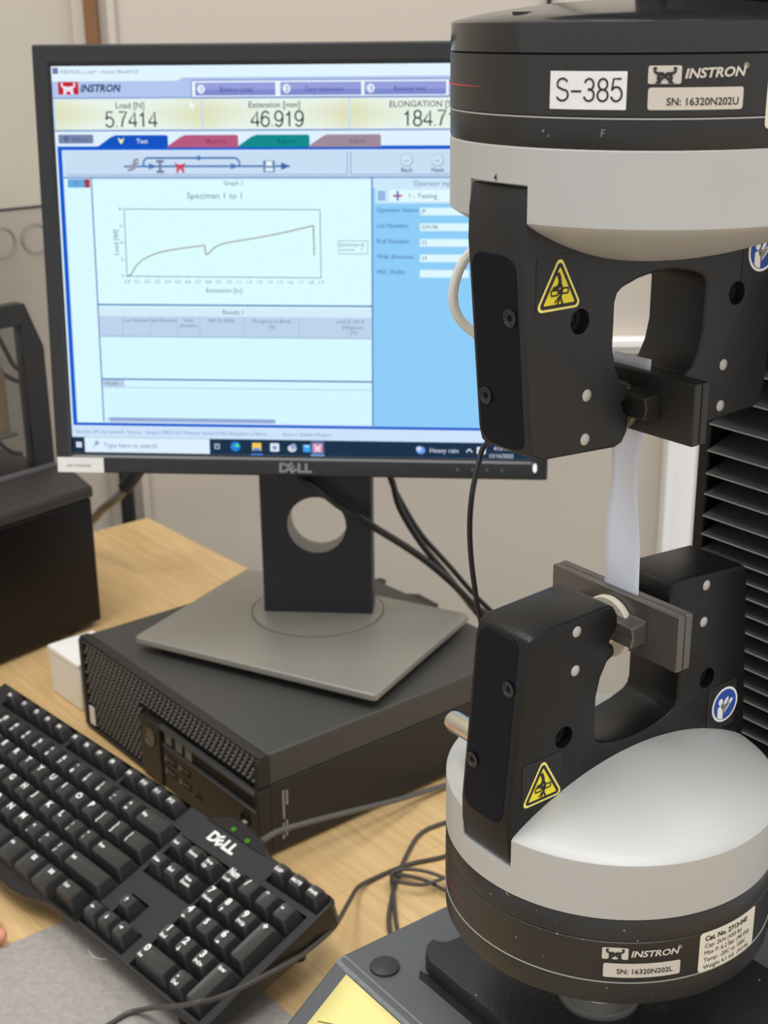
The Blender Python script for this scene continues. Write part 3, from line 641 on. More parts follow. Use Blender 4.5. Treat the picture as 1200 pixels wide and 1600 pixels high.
# readouts
quad(w_, 14, 273.8, 392.2, 298.2, (200, 222, 246), 1)
def mixc(c, d, t): return tuple(int(round((c[i]+(d[i]-c[i])*t)/2)*2) if i < 3 else 0 for i in range(3))
for a0, a1 in ((15.5, 131), (132.5, 246), (247.5, 361)):
    for i in range(18):
        d = abs((i-8.5)/8.5)**1.6
        for j in range(6):
            e = (.55, .25, .05, .0, .25, .6)[j]
            quad(w_, a0+(a1-a0)*i/18, 274.8+22.6*j/6, a0+(a1-a0)*(i+1)/18, 274.8+22.6*(j+1)/6, mixc((224, 226, 190), (232, 244, 234), min(1, (1-d)*.9 + e*.8)), 3)
line(w_, [(14, 298.4), (392, 298.4)], .8, (120, 150, 200)); line(w_, [(14, 273.8), (392, 273.8)], .9, (96, 130, 190))
# tabs
quad(w_, 14, 259, 392.2, 273, (222, 242, 255), 1)
w_.poly([P3(a, b, 3) for a, b in rrect(16.5, 44.5, 264.2, 271, 1)], emi((120, 134, 170)))
for a, rgb in ((52.5, (22, 84, 196)), (108, (184, 92, 126)), (164, (22, 140, 142)), (219.5, (160, 140, 156))):
    spoly(w_, [(a-6, 261), (a+51.5, 261), (a+51.5, 269.4), (a+50.2, 270.4), (a+10, 270.4), (a+6, 269)], rgb, 4)
# blue window frame and inner area
quad(w_, 15.2, 39.5, 392.2, 262, (18, 92, 206), 2); quad(w_, 18.6, 41.8, 392.2, 259.2, (204, 228, 252), 3)
quad(w_, 21, 240.2, 245, 257.5, (202, 222, 244), 5); quad(w_, 247.5, 240.2, 391, 257.5, (202, 222, 244), 5)
line(w_, [(21, 240.2), (245, 240.2), (245, 257.5)], .6, (120, 150, 190), 6); line(w_, [(391, 240.2), (247.5, 240.2), (247.5, 257.5)], .6, (120, 150, 190), 6)
line(w_, [(19, 238.2), (392, 238.2)], .9, (70, 110, 180), 6)
quad(w_, 19.5, 42, 40.8, 237, (218, 250, 255), 4); quad(w_, 22, 230.5, 35.5, 237, (104, 170, 226), 5); quad(w_, 35.5, 230.5, 40, 237, (170, 60, 80), 5)
quad(w_, 42, 139.5, 263.2, 236.4, (220, 253, 255), 4)
quad(w_, 42, 79, 263.2, 138, (214, 250, 255), 4); quad(w_, 42, 113, 263, 129.5, (190, 212, 238), 5); quad(w_, 42, 129.5, 263, 136.5, (212, 236, 252), 5)
quad(w_, 42, 43, 263.2, 78, (212, 248, 255), 4); quad(w_, 42, 72, 60, 77.4, (184, 204, 232), 5)
quad(w_, 46, 43.2, 184, 46.5, (150, 170, 214), 5)
for b in (138.6, 78.2): line(w_, [(41, b), (263.6, b)], 1.1, (56, 98, 176), 6)
line(w_, [(41.2, 43), (41.2, 238)], .9, (70, 110, 180), 6); line(w_, [(42, 71.4), (263, 71.4)], .5, (150, 180, 210), 6)
for a in (61, 83.5, 106, 124, 160.5, 205, 244): line(w_, [(a, 113.5), (a, 129)], .5, (160, 184, 214), 6)
line(w_, [(42, 113), (263, 113)], .6, (130, 160, 200), 6)
# operator panel
quad(w_, 264.5, 42, 392.2, 237.4, (142, 206, 248), 4); quad(w_, 264.5, 230, 392, 237.4, (206, 232, 252), 5); line(w_, [(264, 42), (264, 238)], 1.1, (80, 120, 190), 6)
quad(w_, 266.5, 218.5, 391, 230, (206, 234, 252), 5); quad(w_, 268.5, 220.5, 274.5, 228, (150, 184, 230), 6); quad(w_, 277.5, 219.8, 391, 228.6, (226, 250, 255), 6)
for i in range(5): quad(w_, 301.5, 209.3-11.95*i, 340, 215.2-11.95*i, (222, 248, 255), 5)
for i in range(4): quad(w_, 264.8, 218-i*12.2, 300.5, 218.4-i*12.2, (160, 214, 250), 5)
# status line and task bar
quad(w_, 13.7, 29.6, 392.2, 39.3, (206, 228, 252), 3); quad(w_, 13.7, 16.4, 392.2, 29.6, (30, 52, 76), 3); quad(w_, 24, 17.0, 129, 29.4, (222, 240, 255), 4)
quad(w_, 213, 16.6, 224, 29.4, (84, 106, 150), 4); quad(w_, 213, 16.6, 224, 17.8, (120, 170, 230), 5); quad(w_, 163.5, 16.6, 173, 17.8, (70, 130, 220), 5)
w_.build('window_panels', scr_o, recalc=False, smooth=0)
# icons
ic = MB()
def icon(name='icon'):
    global ic
    if ic.v: ic.build(name, scr_o, recalc=False, smooth=0)
    ic = MB()
icon()
quad(ic, 14.8, 316.5, 19.3, 321, (120, 120, 170), 4)
icon()
brand_panel(ic, 18.5, 34.8, 301.0, 310.5, lambda x, y, k=0: P3(x, y, 4+k), emi((200, 40, 56)), emi((240, 236, 250)), .05)
icon()
for a in (131.5, 198.3, 263.2): ic.poly([P3(x, y, 5) for x, y in ell(a, 304.5, 3, 3.4)], emi((232, 240, 255)))
icon()
for P in ([(68, 246.7), (84, 246.7)], [(84, 246.7), (200, 246.7)], [(83.7, 246.7), (83.7, 250), (86, 253), (157, 253), (160, 250.5), (160, 247)]): line(ic, P, 1.5, (76, 122, 184), 7)
icon()
for a, b in ((92, 246.7), (157, 246.7)): spoly(ic, [(a-4, b-2.4), (a+3, b), (a-4, b+2.4)], (76, 122, 184), 8)
icon()
spoly(ic, [(124, 253), (129, 250.8), (129, 255.2)], (76, 122, 184), 8); spoly(ic, [(193, 243.8), (200, 246.7), (193, 249.6)], (60, 100, 170), 8)
icon()
for d in (0, 2.6): line(ic, [(71, 243.6+d), (77, 245.4+d), (76, 248.6+d), (80, 249.5+d)], 2, (150, 150, 168), 9)
icon()
for P in ([(94, 250.5), (100, 250.5)], [(94, 242.6), (100, 242.6)], [(97, 250.5), (97, 242.6)]): line(ic, P, 2, (120, 128, 150), 9)
icon()
for P in FIG: ic.poly([P3(107.5+11*a, 241.5+10.5*b, 9) for a, b in P], emi((206, 44, 60)))
icon()
ic.poly([P3(x, y, 9) for x, y in rrect(178.8, 188, 242, 251, .8)], emi((108, 136, 176))); quad(ic, 181, 247, 186, 250.5, (232, 246, 255), 10); quad(ic, 180.5, 242.8, 186.5, 245.5, (226, 240, 250), 10)
icon()
for a in (291, 315): 
    ic.poly([P3(x, y, 8) for x, y in ell(a, 251, 5, 5)], emi((160, 184, 212))); ic.poly([P3(x, y, 9) for x, y in ell(a-.2, 251.3, 4.3, 4.3)], emi((206, 228, 246))); line(ic, [(a-2, 250.5), (a+1.5, 250.5)], 1, (150, 176, 206), 10)
icon()
line(ic, [(280.5, 224.2), (287.5, 224.2)], 1.6, (196, 84, 110), 9); line(ic, [(284, 220.6), (284, 227.8)], 1.6, (90, 100, 190), 9)
icon()
spoly(ic, [(64, 268.5), (66, 264), (67.5, 264), (69.5, 268.5), (66.8, 267)], (232, 240, 160), 8)
icon()
quad(ic, 21, 265.8, 24.5, 269.6, (90, 104, 146), 6)
icon()
spoly(ic, [(86.2, 292), (86.2, 286.5), (87.8, 287.8), (89.4, 285.8), (90.2, 286.6), (88.8, 288.4), (90.6, 288.6)], (236, 246, 255), 8) if 0 else spoly(ic, [(122, 296), (122, 289.8), (123.6, 291.2), (125, 288.8), (126, 289.4), (124.8, 291.8), (126.8, 292)], (238, 248, 255), 9)
icon()
for a in (16.8, 19.2):
    for b in (20.9, 23.3): quad(ic, a, b, a+2.1, b+2.1, (236, 246, 255), 6)
icon()
line(ic, [(31, 21), (33, 23.4)], .7, (120, 150, 200), 6); ic.poly([P3(x, y, 6) for x, y in ell(34.2, 24.8, 1.9, 1.9)], emi((150, 178, 220)))
icon()
quad(ic, 133, 21.2, 137.5, 25.6, (170, 186, 210), 6); quad(ic, 134, 22, 136.5, 24.4, (60, 80, 104), 7)
icon()
ic.poly([P3(x, y, 6) for x, y in ell(150.5, 23.5, 4.1, 4.1)], emi((40, 130, 220))); spoly(ic, [(149, 24), (152, 26.5), (154.4, 24), (152, 22.5)], (80, 210, 150), 7)
icon()
quad(ic, 164.5, 20.4, 172, 26.8, (246, 206, 92), 6); quad(ic, 165.4, 20.4, 171, 22.6, (90, 150, 220), 7)
icon()
ic.poly([P3(x, y, 6) for x, y in rrect(179.4, 186.8, 19.8, 26.8, 1)], emi((226, 234, 246))); quad(ic, 181.5, 21.5, 184.6, 24.5, (120, 150, 200), 7)
icon()
ic.poly([P3(x, y, 6) for x, y in ell(197.5, 22.6, 3.7, 3.0)], emi((206, 216, 232))); ic.poly([P3(x, y, 7) for x, y in ell(198.6, 24.4, 2.4, 2.2)], emi((150, 170, 210)))
icon()
ic.poly([P3(x, y, 6) for x, y in rrect(206.5, 213.5-.8, 19.8, 25.8, .6)], emi((70, 160, 240))); spoly(ic, [(206.8, 25.6), (212.6, 25.6), (209.7, 22.8)], (160, 220, 255), 7)
icon()
brand_panel(ic, 214.6, 222.4, 19.8, 27, lambda x, y, k=0: P3(x, y, 6+k), emi((220, 150, 176)), emi((246, 226, 240)), .05)
icon()
ic.poly([P3(x, y, 6) for x, y in ell(303, 22.8, 3.6, 3.2)], emi((110, 160, 240))); ic.poly([P3(x, y, 7) for x, y in ell(301.4, 24, 2.2, 2.0)], emi((200, 214, 250)))
icon()
line(ic, [(340, 21.8), (342.4, 24.4), (344.8, 21.8)], .9, (226, 234, 246), 6); ic.poly([P3(x, y, 6) for x, y in rrect(348.5, 355.5, 20.4, 26.2, .8)], emi((226, 234, 246))); quad(ic, 350.4, 22.2, 353.6, 24.6, (60, 80, 130), 7)
icon()
# graph
gr = MB()
line(gr, [(66.5, 161.4), (66.5, 214), (223, 213.6), (223.2, 160.8), (66.5, 161.4)], .55, (86, 110, 140), 6)
C = [(66.8, 161.6), (69.5, 162.4), (71.5, 165.5), (74.5, 170), (79, 174), (86, 177.6), (94, 180.4), (102, 182), (110, 183.2), (120, 184.6), (130.5, 185.8), (131, 178.6), (133.5, 179.6), (138, 184), (143, 186.6), (150, 188.3), (165, 190.6), (180, 193.2), (195, 196.2), (210, 199.6), (217.6, 201.4), (218, 178.2)]
line(gr, C, .75, (128, 84, 104), 7)
for i in range(20): line(gr, [(66.5+156.6*i/19, 160), (66.5+156.6*i/19, 161.4)], .3, MID, 6)
for i in range(5): line(gr, [(65, 161.4+13.1*i), (66.5, 161.4+13.1*i)], .4, MID, 6)
line(gr, [(237.3, 179.7), (260.4, 179.5), (260.4, 189.6), (237.3, 189.7), (237.3, 179.7)], .4, (90, 120, 150), 6); line(gr, [(238.5, 182.6), (250, 182.6)], .5, (128, 84, 104), 7)
gr.build('graph', scr_o, recalc=False, smooth=0)
# text on the screen
tx = MB()
st(tx, 'MEDICAL.a_test* - Instron Bluehill LE', 21, 316.6, 2.9, (110, 130, 160))
st(tx, 'INSTRON', 36, 303.0, 5.6, (34, 44, 86), bold=.03, shear=.25, xs=.95); st(tx, '®', 64.5, 306.4, 2.2, (60, 70, 110))
for s, a in (('Balance Load', 146), ('Zero extension', 212), ('Resume test', 281)): st(tx, s, a, 302.6, 3.5, (66, 68, 150))
for s, a in (('1', 130.6), ('2', 197.3), ('3', 262.2)): st(tx, s, a, 302.5, 4, (96, 108, 180))
for s, a in (('Load [N]', 75), ('Extension [mm]', 188.5), ('ELONGATION [%]', 303)): st(tx, s, a, 290.6, 4.6, (84, 92, 96), 8, align='CENTER', bold=.012)
for s, a in (('5.7414', 76), ('46.919', 191), ('184.71', 309)): mono(tx, s, 11.2, lambda x, y: P3(a+x, 276.6+y, 8), emi((40, 52, 60)), wt=.115, xs=1.07, center=True)
for s, a, b, c in (('Home', 28, 265.6, (86, 98, 140)), ('Test', 79, 264.2, (214, 232, 240)), ('Method', 134, 264, (140, 64, 100)), ('Report', 190, 264, (14, 98, 110)), ('Admin', 246, 264, (122, 104, 124))): st(tx, s, a, b, 3.6, c, 8, bold=.01)
st(tx, 'Back', 291, 242.2, 3.4, (90, 110, 160), 8, align='CENTER', bold=.02); st(tx, 'Next', 315, 242.2, 3.4, (90, 110, 160), 8, align='CENTER', bold=.02)
st(tx, '1', 28, 232, 3.6, (60, 90, 150)); st(tx, 'Graph 1', 155, 232.3, 3.5, (74, 96, 130), align='CENTER'); st(tx, 'Specimen 1 to 1', 140, 222.0, 5.0, (100, 116, 140), align='CENTER')
for i in range(20): st(tx, '%.1f' % (i/10), 66.5+156.6*i/19, 156, 2.7, MID, align='CENTER')
for i, s in enumerate('0 2 4 6 8'.split()): st(tx, s, 62.2, 160.4+13.1*i, 2.7, MID)
st(tx, 'Extension [in]', 145, 148.8, 3.8, (84, 106, 130), align='CENTER')
v, f = text2d('Load [lbf]', 3.8*1.38, align='CENTER'); tx.add([P3(60.4-y, 188+x, 6) for x, y in v], f, emi((84, 106, 130)))
st(tx, 'Specimen #', 238, 185.4, 3.0, MID); st(tx, '1', 254.5, 181.4, 3, MID)
st(tx, 'Operator inputs', 296, 231.8, 3.9, MID); st(tx, '1 - Testing', 292, 222.4, 3.8, (70, 90, 130), 8)
for i, s in enumerate(('Operator Name:', 'Lot Number:', 'Roll Number:', 'Web direction:', 'MD_Width:')): st(tx, s, 267.5, 211.8-11.95*i, 3.5, (56, 92, 150), 8)
for i, s in enumerate(('JP', '334186', '23', '24')): st(tx, s, 302.6, 211-11.95*i, 3.2, (80, 104, 140), 8)
st(tx, 'Results 1', 152, 131.6, 3.5, MID, align='CENTER')
for s, a, b in (('Lot Number', 72.5, 125), ('Roll Number', 95, 125), ('Web', 115, 125), ('direction', 115, 121), ('MD (% ARD)', 142, 125), ('Elongation at Break', 183, 125), ('[%]', 183, 120.5), ('Load at 100 %', 246, 125), ('Elongation', 248, 120.5), ('[N]', 249, 116.4)): st(tx, s, a, b, 2.9, (100, 120, 150), align='CENTER')
st(tx, 'Notes', 44, 73.4, 3, MID); st(tx, '<', 43.4, 43.6, 3, MID, 8)
for s, a in (('Security off', 17), ('Live method', 37), ('Tension', 60), ('Sample: MEDICAL*', 76), ('Method: Standard MD Elongation a Metric...', 108), ('Report: Standard Report', 190)): st(tx, s, a, 33.0, 2.9, (110, 132, 176), 8)
st(tx, 'Type here to search', 40, 21.2, 4.0, (96, 124, 170), 8); st(tx, 'Heavy rain', 310, 21.0, 4.0, (214, 224, 240), 8); st(tx, '12/16/2022', 358, 17.6, 3.2, (226, 234, 246), 8); st(tx, '4:15 PM', 362, 23.6, 3.2, (226, 234, 246), 8)
tx.build('screen_text', scr_o, recalc=False, smooth=0)['kind'] = 'stuff'
# marks on the bezel
def F3(a, b, k=0): return (a/1000, -.0003-.0001*k, b/1000)
mb = MB(); mb.box(.0012, .0402, -.0006, .0002, .0005, .0130, M_label); put_text(mb, 'JMR TENSIONER', .0031, lambda x, y: (.0095+x, -.0008, .0052+y), M_inkg, xs=.9); mb.build('name_sticker', mon, M=Pm, recalc=False)
def dell(mb, fn, h, m, **kw):
    x = 0
    for c, rot in (('D', 0), ('E', radians(33)), ('L', 0), ('L', 0)):
        v, f = text2d(c, h*1.38, bold=.045, xs=1.12); cxx = h*.42; cyy = h*.5
        P = []
        for a, b in v:
            a2, b2 = a-cxx, b-cyy; P.append(fn(x + cxx + a2*cos(rot) - b2*sin(rot), cyy + a2*sin(rot) + b2*cos(rot)))
        mb.add(P, f, m); x += h*(.98 if c == 'D' else 1.02 if c == 'E' else .78)
mb = MB(); dell(mb, lambda x, y: (.1868+x, -.0004, .0036+y), .0076, mat('logo_silver', (140, 140, 142), .35, metal=.4)); mb.build('maker_logo', mon, M=Pm, recalc=False)
mb = MB()
for a in (333, 345, 357, 369): mb.poly([F3(a-1.4, 7), F3(a+1.4, 7), F3(a, 9.8)], mat('mark_grey', (96, 96, 98), .5))
mb.build('button_marks', mon, M=Pm, recalc=False)
MB().poly([F3(x, y) for x, y in ell(395.4, 10.2, 1.7, 3.9, 20)], M_lit).build('power_light', mon, M=Pm, recalc=False)
# monitor cables
for i, P in enumerate(([(-.085, 1.165, .262), (-.074, 1.145, .2412), (-.0595, 1.135, .2341), (-.0398, 1.132, .2176), (-.0115, 1.130, .1991), (.0286, 1.145, .1659), (.0588, 1.17, .1302), (.085, 1.2, .0908), (.1023, 1.225, .0681), (.135, 1.27, .03), (.17, 1.32, .006)],
                       [(-.001, 1.19, .25), (.0033, 1.19, .2306), (.0085, 1.19, .2181), (.0149, 1.19, .193), (.0356, 1.19, .1565), (.0603, 1.2, .1209), (.0897, 1.225, .0717), (.1065, 1.24, .0497), (.14, 1.285, .008)],
                       [(.003, 1.203, .25), (.0055, 1.203, .221), (.0143, 1.203, .1989), (.0339, 1.203, .1636), (.0622, 1.222, .1227), (.0927, 1.25, .0757), (.1249, 1.28, .0337), (.15, 1.31, .008)])):
    o = MB().tube(P, (.0034, .0030, .0026)[i], 10).build('monitor_cable', m=M_cblack)
    tag(o, ('black cable crossing the front of the monitor stand column', 'thick black cable dropping from the monitor right of the stand', 'black cable directly behind another one, right of the monitor stand')[i], 'cable', 'cables behind the monitor')

# ------------------------------------------------------------------ keyboard
U = .01905; KY, KT = -.8152, .3375
ko = Vector((-.3573, 1.0672, .0621))
e1 = Vector((cos(KY), sin(KY), 0)); dd = Vector((sin(KY), -cos(KY), 0)); e2 = dd*cos(KT) + Vector((0, 0, -sin(KT))); e3 = e2.cross(e1); e3 = e3 if e3.z > 0 else -e3
Kw = Matrix(((e1.x, -e2.x, e3.x, ko.x), (e1.y, -e2.y, e3.y, ko.y), (e1.z, -e2.z, e3.z, ko.z), (0, 0, 0, 1)))
kbase = ko + e1*U*11.4 + e2*U*4.9; kbase.z = 0
kb = root('keyboard', tuple(kbase), KY, 'black wired full size keyboard with white legends, tilted up on its feet', 'keyboard')
KM = kb.matrix_world.inverted() @ Kw
k3 = lambda x, y, h: (x*U, -y*U, h)
# keys
keys = []
def row(y, items, x0):
    x = x0
    for it in items:
        lab, w = it if isinstance(it, tuple) else (it, 1)
        if lab is not None: keys.append((x+w/2, y, w, 1, lab))
        x += w
row(0, ['~\n`', '!\n1', '@\n2', '#\n3', '$\n4', '%\n5', '^\n6', '&\n7', '*\n8', '(\n9', ')\n0', '_\n-', '+\n=', ('<Bksp', 2)], 0)
row(1, [('Tab', 1.5), *'QWERTYUIOP', '{\n[', '}\n]', ('|\n\\', 1.5)], 0)
row(2, [('Caps', 1.75), *'ASDFGHJKL', ':\n;', '"\n\'', ('Enter', 2.25)], 0)
row(3, [('Shift', 2.25), *'ZXCVBNM', '<\n,', '>\n.', '?\n/', ('Shift', 2.75)], 0)
for x, w, lab in ((.75, 1.5, 'Ctrl'), (2.125, 1.25, 'Win'), (3.375, 1.25, 'Alt'), (6.6, 5.2, ''), (9.85, 1.3, 'Alt'), (11.15, 1.3, 'Win'), (12.45, 1.3, 'Menu'), (13.85, 1.35, 'Ctrl')): keys.append((x, 4, w, 1, lab))
keys.append((1.25, -1.14, 1, .8, 'Esc'))
for i, x in enumerate((2.49, 3.56, 4.5, 5.47, 6.77, 7.72, 8.68, 9.67, 10.93, 11.93, 12.86, 13.82)): keys.append((x, -1.14, .95, .8, 'F%d' % (i+1)))
for i, (a, b) in enumerate((('Insert', 'Delete'), ('Home', 'End'), ('Page\nUp', 'Page\nDown'))): keys += [(15.85+i*.97, .1, .95, .9, a), (15.8+i*.95, 1.08, .95, .9, b)]
keys += [(16.4, 3.02, .95, .9, '^'), (15.5, 3.98, .95, .95, '<'), (16.4, 3.95, .95, .95, 'v'), (17.3, 3.92, .95, .95, '>')]
for y, r_ in enumerate((('Num\nLock', '/', '*', '-'), ('7\nHome', '8\n^', '9\nPgUp', None), ('4\n<', '5', '6\n>', None), ('1\nEnd', '2\nv', '3\nPgDn', None), (None, None, '.\nDel', None))):
    for i, lab in enumerate(r_):
        if lab: keys.append((19+i, y, 1, 1, lab))
keys += [(19.5, 4, 2, 1, '0\nIns'), (22, 1.5, 1, 2, '+'), (22, 3.5, 1, 2, 'Enter')]
for x, lab in ((20.42, 'SLEEP'), (21.35, 'MUTE'), (22.28, 'PWR')): keys.append((x, -1.22, .92, .85, lab))
KMESH = {}
def key_mesh(w, h, deep):
    k = (round(w, 2), round(h, 2), deep)
    if k in KMESH: return KMESH[k]
    V = []; F = []
    ex = .30 if deep else 0
    def ring(ins, z, sh, dz=0):
        x0, x1 = -w*U/2 + ins, w*U/2 - ins; y0, y1 = -h*U/2 + ins - ex*U, h*U/2 - ins
        r = .0014
        for x, y in rrect(x0, x1, y0+sh, y1+sh, r, 1): V.append((x, y, z + dz*((x/(w*U/2))**2)))
    ring(.0009, -.0125, 0); ring(.0031, -.0011, .0008); ring(.0037, -.0002, .0008, .0002); ring(.0058, -.00075, .0008)
    for k2 in range(3):
        for i in range(8): j = (i+1) % 8; F.append((k2*8+i, k2*8+j, k2*8+8+j, k2*8+8+i))
    F.append(tuple(range(24, 32)))
    me = bpy.data.meshes.new('key'); me.from_pydata(V, [], F); me.materials.append(M_key)
    me.polygons.foreach_set('use_smooth', [True]*len(F)); me.set_sharp_from_angle(angle=radians(30)); KMESH[k] = me; return me
ARROW = {'^': 90, '<': 180, 'v': 270, '>': 0}
for x, y, w, h, lab in keys:
    deep = y == 4 and 4.5 < x < 13
    o = link('key', key_mesh(w, h, deep), kb, smooth=0); o.matrix_local = KM @ Matrix.Translation(k3(x, y, 0))
    if not lab: continue
    mb = MB(); parts = lab.split('\n')
    if lab == 'Win':
        for a in (-.0022, .0003):
            for b in (.001, .0032): mb.poly([(a, b, 0), (a+.002, b, 0), (a+.002, b+.0018, 0), (a, b+.0018, 0)])
    elif lab == 'Menu':
        for b in (.001, .0022, .0034): mb.poly([(-.0022, b, 0), (.0022, b, 0), (.0022, b+.0008, 0), (-.0022, b+.0008, 0)])
        for a in (-.0025, .0021): mb.poly([(a, .0006, 0), (a+.0005, .0006, 0), (a+.0005, .0046, 0), (a, .0046, 0)])
    else:
        big = len(lab) == 1 and lab.isalpha() or lab in ('/', '*', '-', '+')
        two = len(parts) == 2
        for i, s in enumerate(parts):
            num = x > 18.4 and y >= 0 and two
            if s in ARROW and (num or 15 < x < 18 and y > 2):
                a = radians(ARROW[s]); c_, s_ = cos(a), sin(a); oy = .0014 if not two else -.0036
                P = [(-.0018, -.0004), (-.0018, .0004), (.0002, .0004), (.0002, .0014), (.002, 0), (.0002, -.0014), (.0002, -.0004)]
                mb.poly([((-.0022 if two else -.0015)+p*c_-q*s_, oy+p*s_+q*c_, 0) for p, q in P]); continue
            size = .0072 if big else (.0074 if num and i == 0 else .0048 if len(s) == 1 and two and y < 4 and not lab[0].isdigit() else .0062 if len(s) == 1 else .0044 if lab[0] == 'F' and len(lab) < 4 else .0036)
            px = -(w*U/2-.0048) if w > 1.2 else -.0044
            if lab in ('+',) or lab == 'Enter' and x > 20: px = -.0040
            py = .0008 if len(parts) == 1 else (.0010 if i == 0 else -.0042)
            if lab == 'Enter' and x > 20 or lab == '+': py = .0115
            if h < 1: py = -.0012 if not two else (.0006 if i == 0 else -.0034)
            sx = min(1.1, .0096/max(1e-6, len(s)*size*.62))
            v, f = text2d(s.replace('<Bksp', 'Bksp'), size, bold=.035, xs=sx, res=2)
            mb.add([(px+a, py+b, 0) for a, b in v], f)
    mb.map(lambda a, b, c: (a, b, .0001 + .0002*min(1, (a/(w*U/2))**2)))
    lo = mb.build('legend', o, M_leg, recalc=False, smooth=0)
# case: cells of the top deck around the key wells
wells = [(.7, 5.98, -1.60, -.68), (6.24, 10.2, -1.60, -.68), (10.4, 14.36, -1.60, -.68), (-.05, 15.05, -.52, 4.62), (15.28, 18.3, -.42, 1.62), (15.85, 16.95, 2.5, 3.5), (14.95, 17.85, 3.5, 4.5), (18.4, 22.55, -.52, 4.55), (19.9, 22.78, -1.60, -.76)]
X0, X1, Y0, Y1 = -.5, 22.86, -1.60, 4.68
xs_ = sorted(set([X0, X1] + [w[0] for w in wells] + [w[1] for w in wells])); ys_ = sorted(set([Y0, Y1] + [w[2] for w in wells] + [w[3] for w in wells]))
dk = MB()
for a, b in zip(xs_[:-1], xs_[1:]):
    for c, d in zip(ys_[:-1], ys_[1:]):
        mx, my = (a+b)/2, (c+d)/2
        if any(w[0] < mx < w[1] and w[2] < my < w[3] for w in wells): continue
        dk.add([k3(a, c, -.0082), k3(b, c, -.0082), k3(b, d, -.0082), k3(a, d, -.0082)], [(0, 3, 2, 1)])
def wall_(a, b, c, d): dk.add([k3(a, b, -.0082), k3(c, d, -.0082), k3(c, d, -.0128), k3(a, b, -.0128)], [(0, 1, 2, 3)])
for a, b, c, d in wells: wall_(a, c, b, c); wall_(b, c, b, d); wall_(b, d, a, d); wall_(a, d, a, c)
dk.build('top_deck', kb, M_kb, M=KM, recalc=False, smooth=0)
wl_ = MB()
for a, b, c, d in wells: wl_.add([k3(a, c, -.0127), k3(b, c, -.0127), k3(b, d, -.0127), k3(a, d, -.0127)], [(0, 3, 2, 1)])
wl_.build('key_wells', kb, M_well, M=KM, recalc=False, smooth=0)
# outer shell: side wall swept round the outline, with the bulge in front of the space bar
outl = [(X0, Y0), (X1-.25, Y0), (X1, Y0+.25), (X1, Y1-.1), (X1-.12, Y1), (14.6, Y1-.04), (13.4, Y1-.02), (12.9, Y1+.06), (12.4, Y1+.24), (11.9, Y1+.40), (11.2, Y1+.5), (4.5, Y1+.55), (2.6, Y1+.3), (X0, Y1)]
sh_ = MB()
lev = [(0, -.0078, 1.0), (.04, -.0084, 1.), (.05, -.0140, 1.), (.0, -.0300, 1.)]
def off(P, d):
    n_ = len(P); R_ = []
    for i in range(n_):
        a, b, c = Vector(P[i-1]), Vector(P[i]), Vector(P[(i+1) % n_])
        n1 = Vector(((b-a).y, -(b-a).x)).normalized(); n2 = Vector(((c-b).y, -(c-b).x)).normalized(); nn = (n1+n2).normalized()
        R_.append(tuple(b + nn*d/max(.5, nn.dot(n1))))
    return R_
n_ = len(outl); V = []; F = []
for d, h, _ in lev:
    for x, y in off(outl, d): V.append(k3(x, y, h - (0 if h > -.02 else 0)))
# the underside follows the table side: shallower at the front
for i in range(n_):
    x, y, h = V[3*n_+i]; yy = -y/U; V[3*n_+i] = (x, y, -.0300 + .0095*max(0, min(1, (yy+1.7)/6.4)))
for k2 in range(3):
    for i in range(n_): j = (i+1) % n_; F.append((k2*n_+i, k2*n_+j, k2*n_+n_+j, k2*n_+n_+i))
F.append(tuple(range(3*n_, 4*n_)))
sh_.add(V, F).add([k3(x, y, -.0076) for x, y in outl[5:14]] + [k3(X0, Y1, -.0083), k3(15, Y1-.1, -.0083)], [tuple(range(9)) + ()])
sh_.build('case', kb, mat('case_black', (34, 33, 32), .4, spec=.35, bump=.05, bscale=900), M=KM)
# LED window at the back
lp = [(15.5, -1.5), (15.9, -1.9), (16.4, -2.16), (17.6, -2.16), (18.5, -1.98), (18.95, -1.66), (19.05, -1.5)]
MB().prism(lp, lambda x, y: k3(x, y, -.0068), lambda x, y: k3(x, y, -.024)).build('led_window', kb, M_ledwin, bevel=.001, M=KM)
for x, y in ((16.95, -1.72), (17.9, -1.62)): MB().poly([k3(x+a, y+b, -.0065) for a, b in ell(0, 0, .13, .10, 10)], M_green).build('led', kb, M=KM, recalc=False)
mb = MB(); dell(mb, lambda x, y: (16.22*U+x, .62*U+y+.0045, -.0080), .0085, M_leg); mb.build('maker_logo', kb, M=KM, recalc=False)
for x in (1.5, 21): 
    top = Kw @ Vector(k3(x, -1.0, -.0285)); bot = Vector((top.x, top.y, 0)) + e2*0
    MB().tube(w2l(kb, [top, bot]), .005, 10, sub=1).build('foot', kb, M_blackm)
for x in (1.5, 21):
    top = Kw @ Vector(k3(x, 4.3, -.0215))
    MB().tube(w2l(kb, [top, (top.x, top.y, 0.0)]), .004, 10, sub=1).build('rubber_foot', kb, M_blackm)
MB().tube(w2l(kb, [(-.112, .845, .052), (-.0985, .858, .0515), (-.0916, .8665, .05), (-.0798, .8867, .045), (-.0426, .9227, .034), (.008, .974, .016), (.0298, .9986, .008), (.0636, 1.0241, .004), (.12, 1.06, .003), (.22, 1.12, .003), (.32, 1.19, .003), (.38, 1.27, .003)]), .0022, 10).build('cable', kb, mat('kbd_cable', (92, 90, 88), .4))

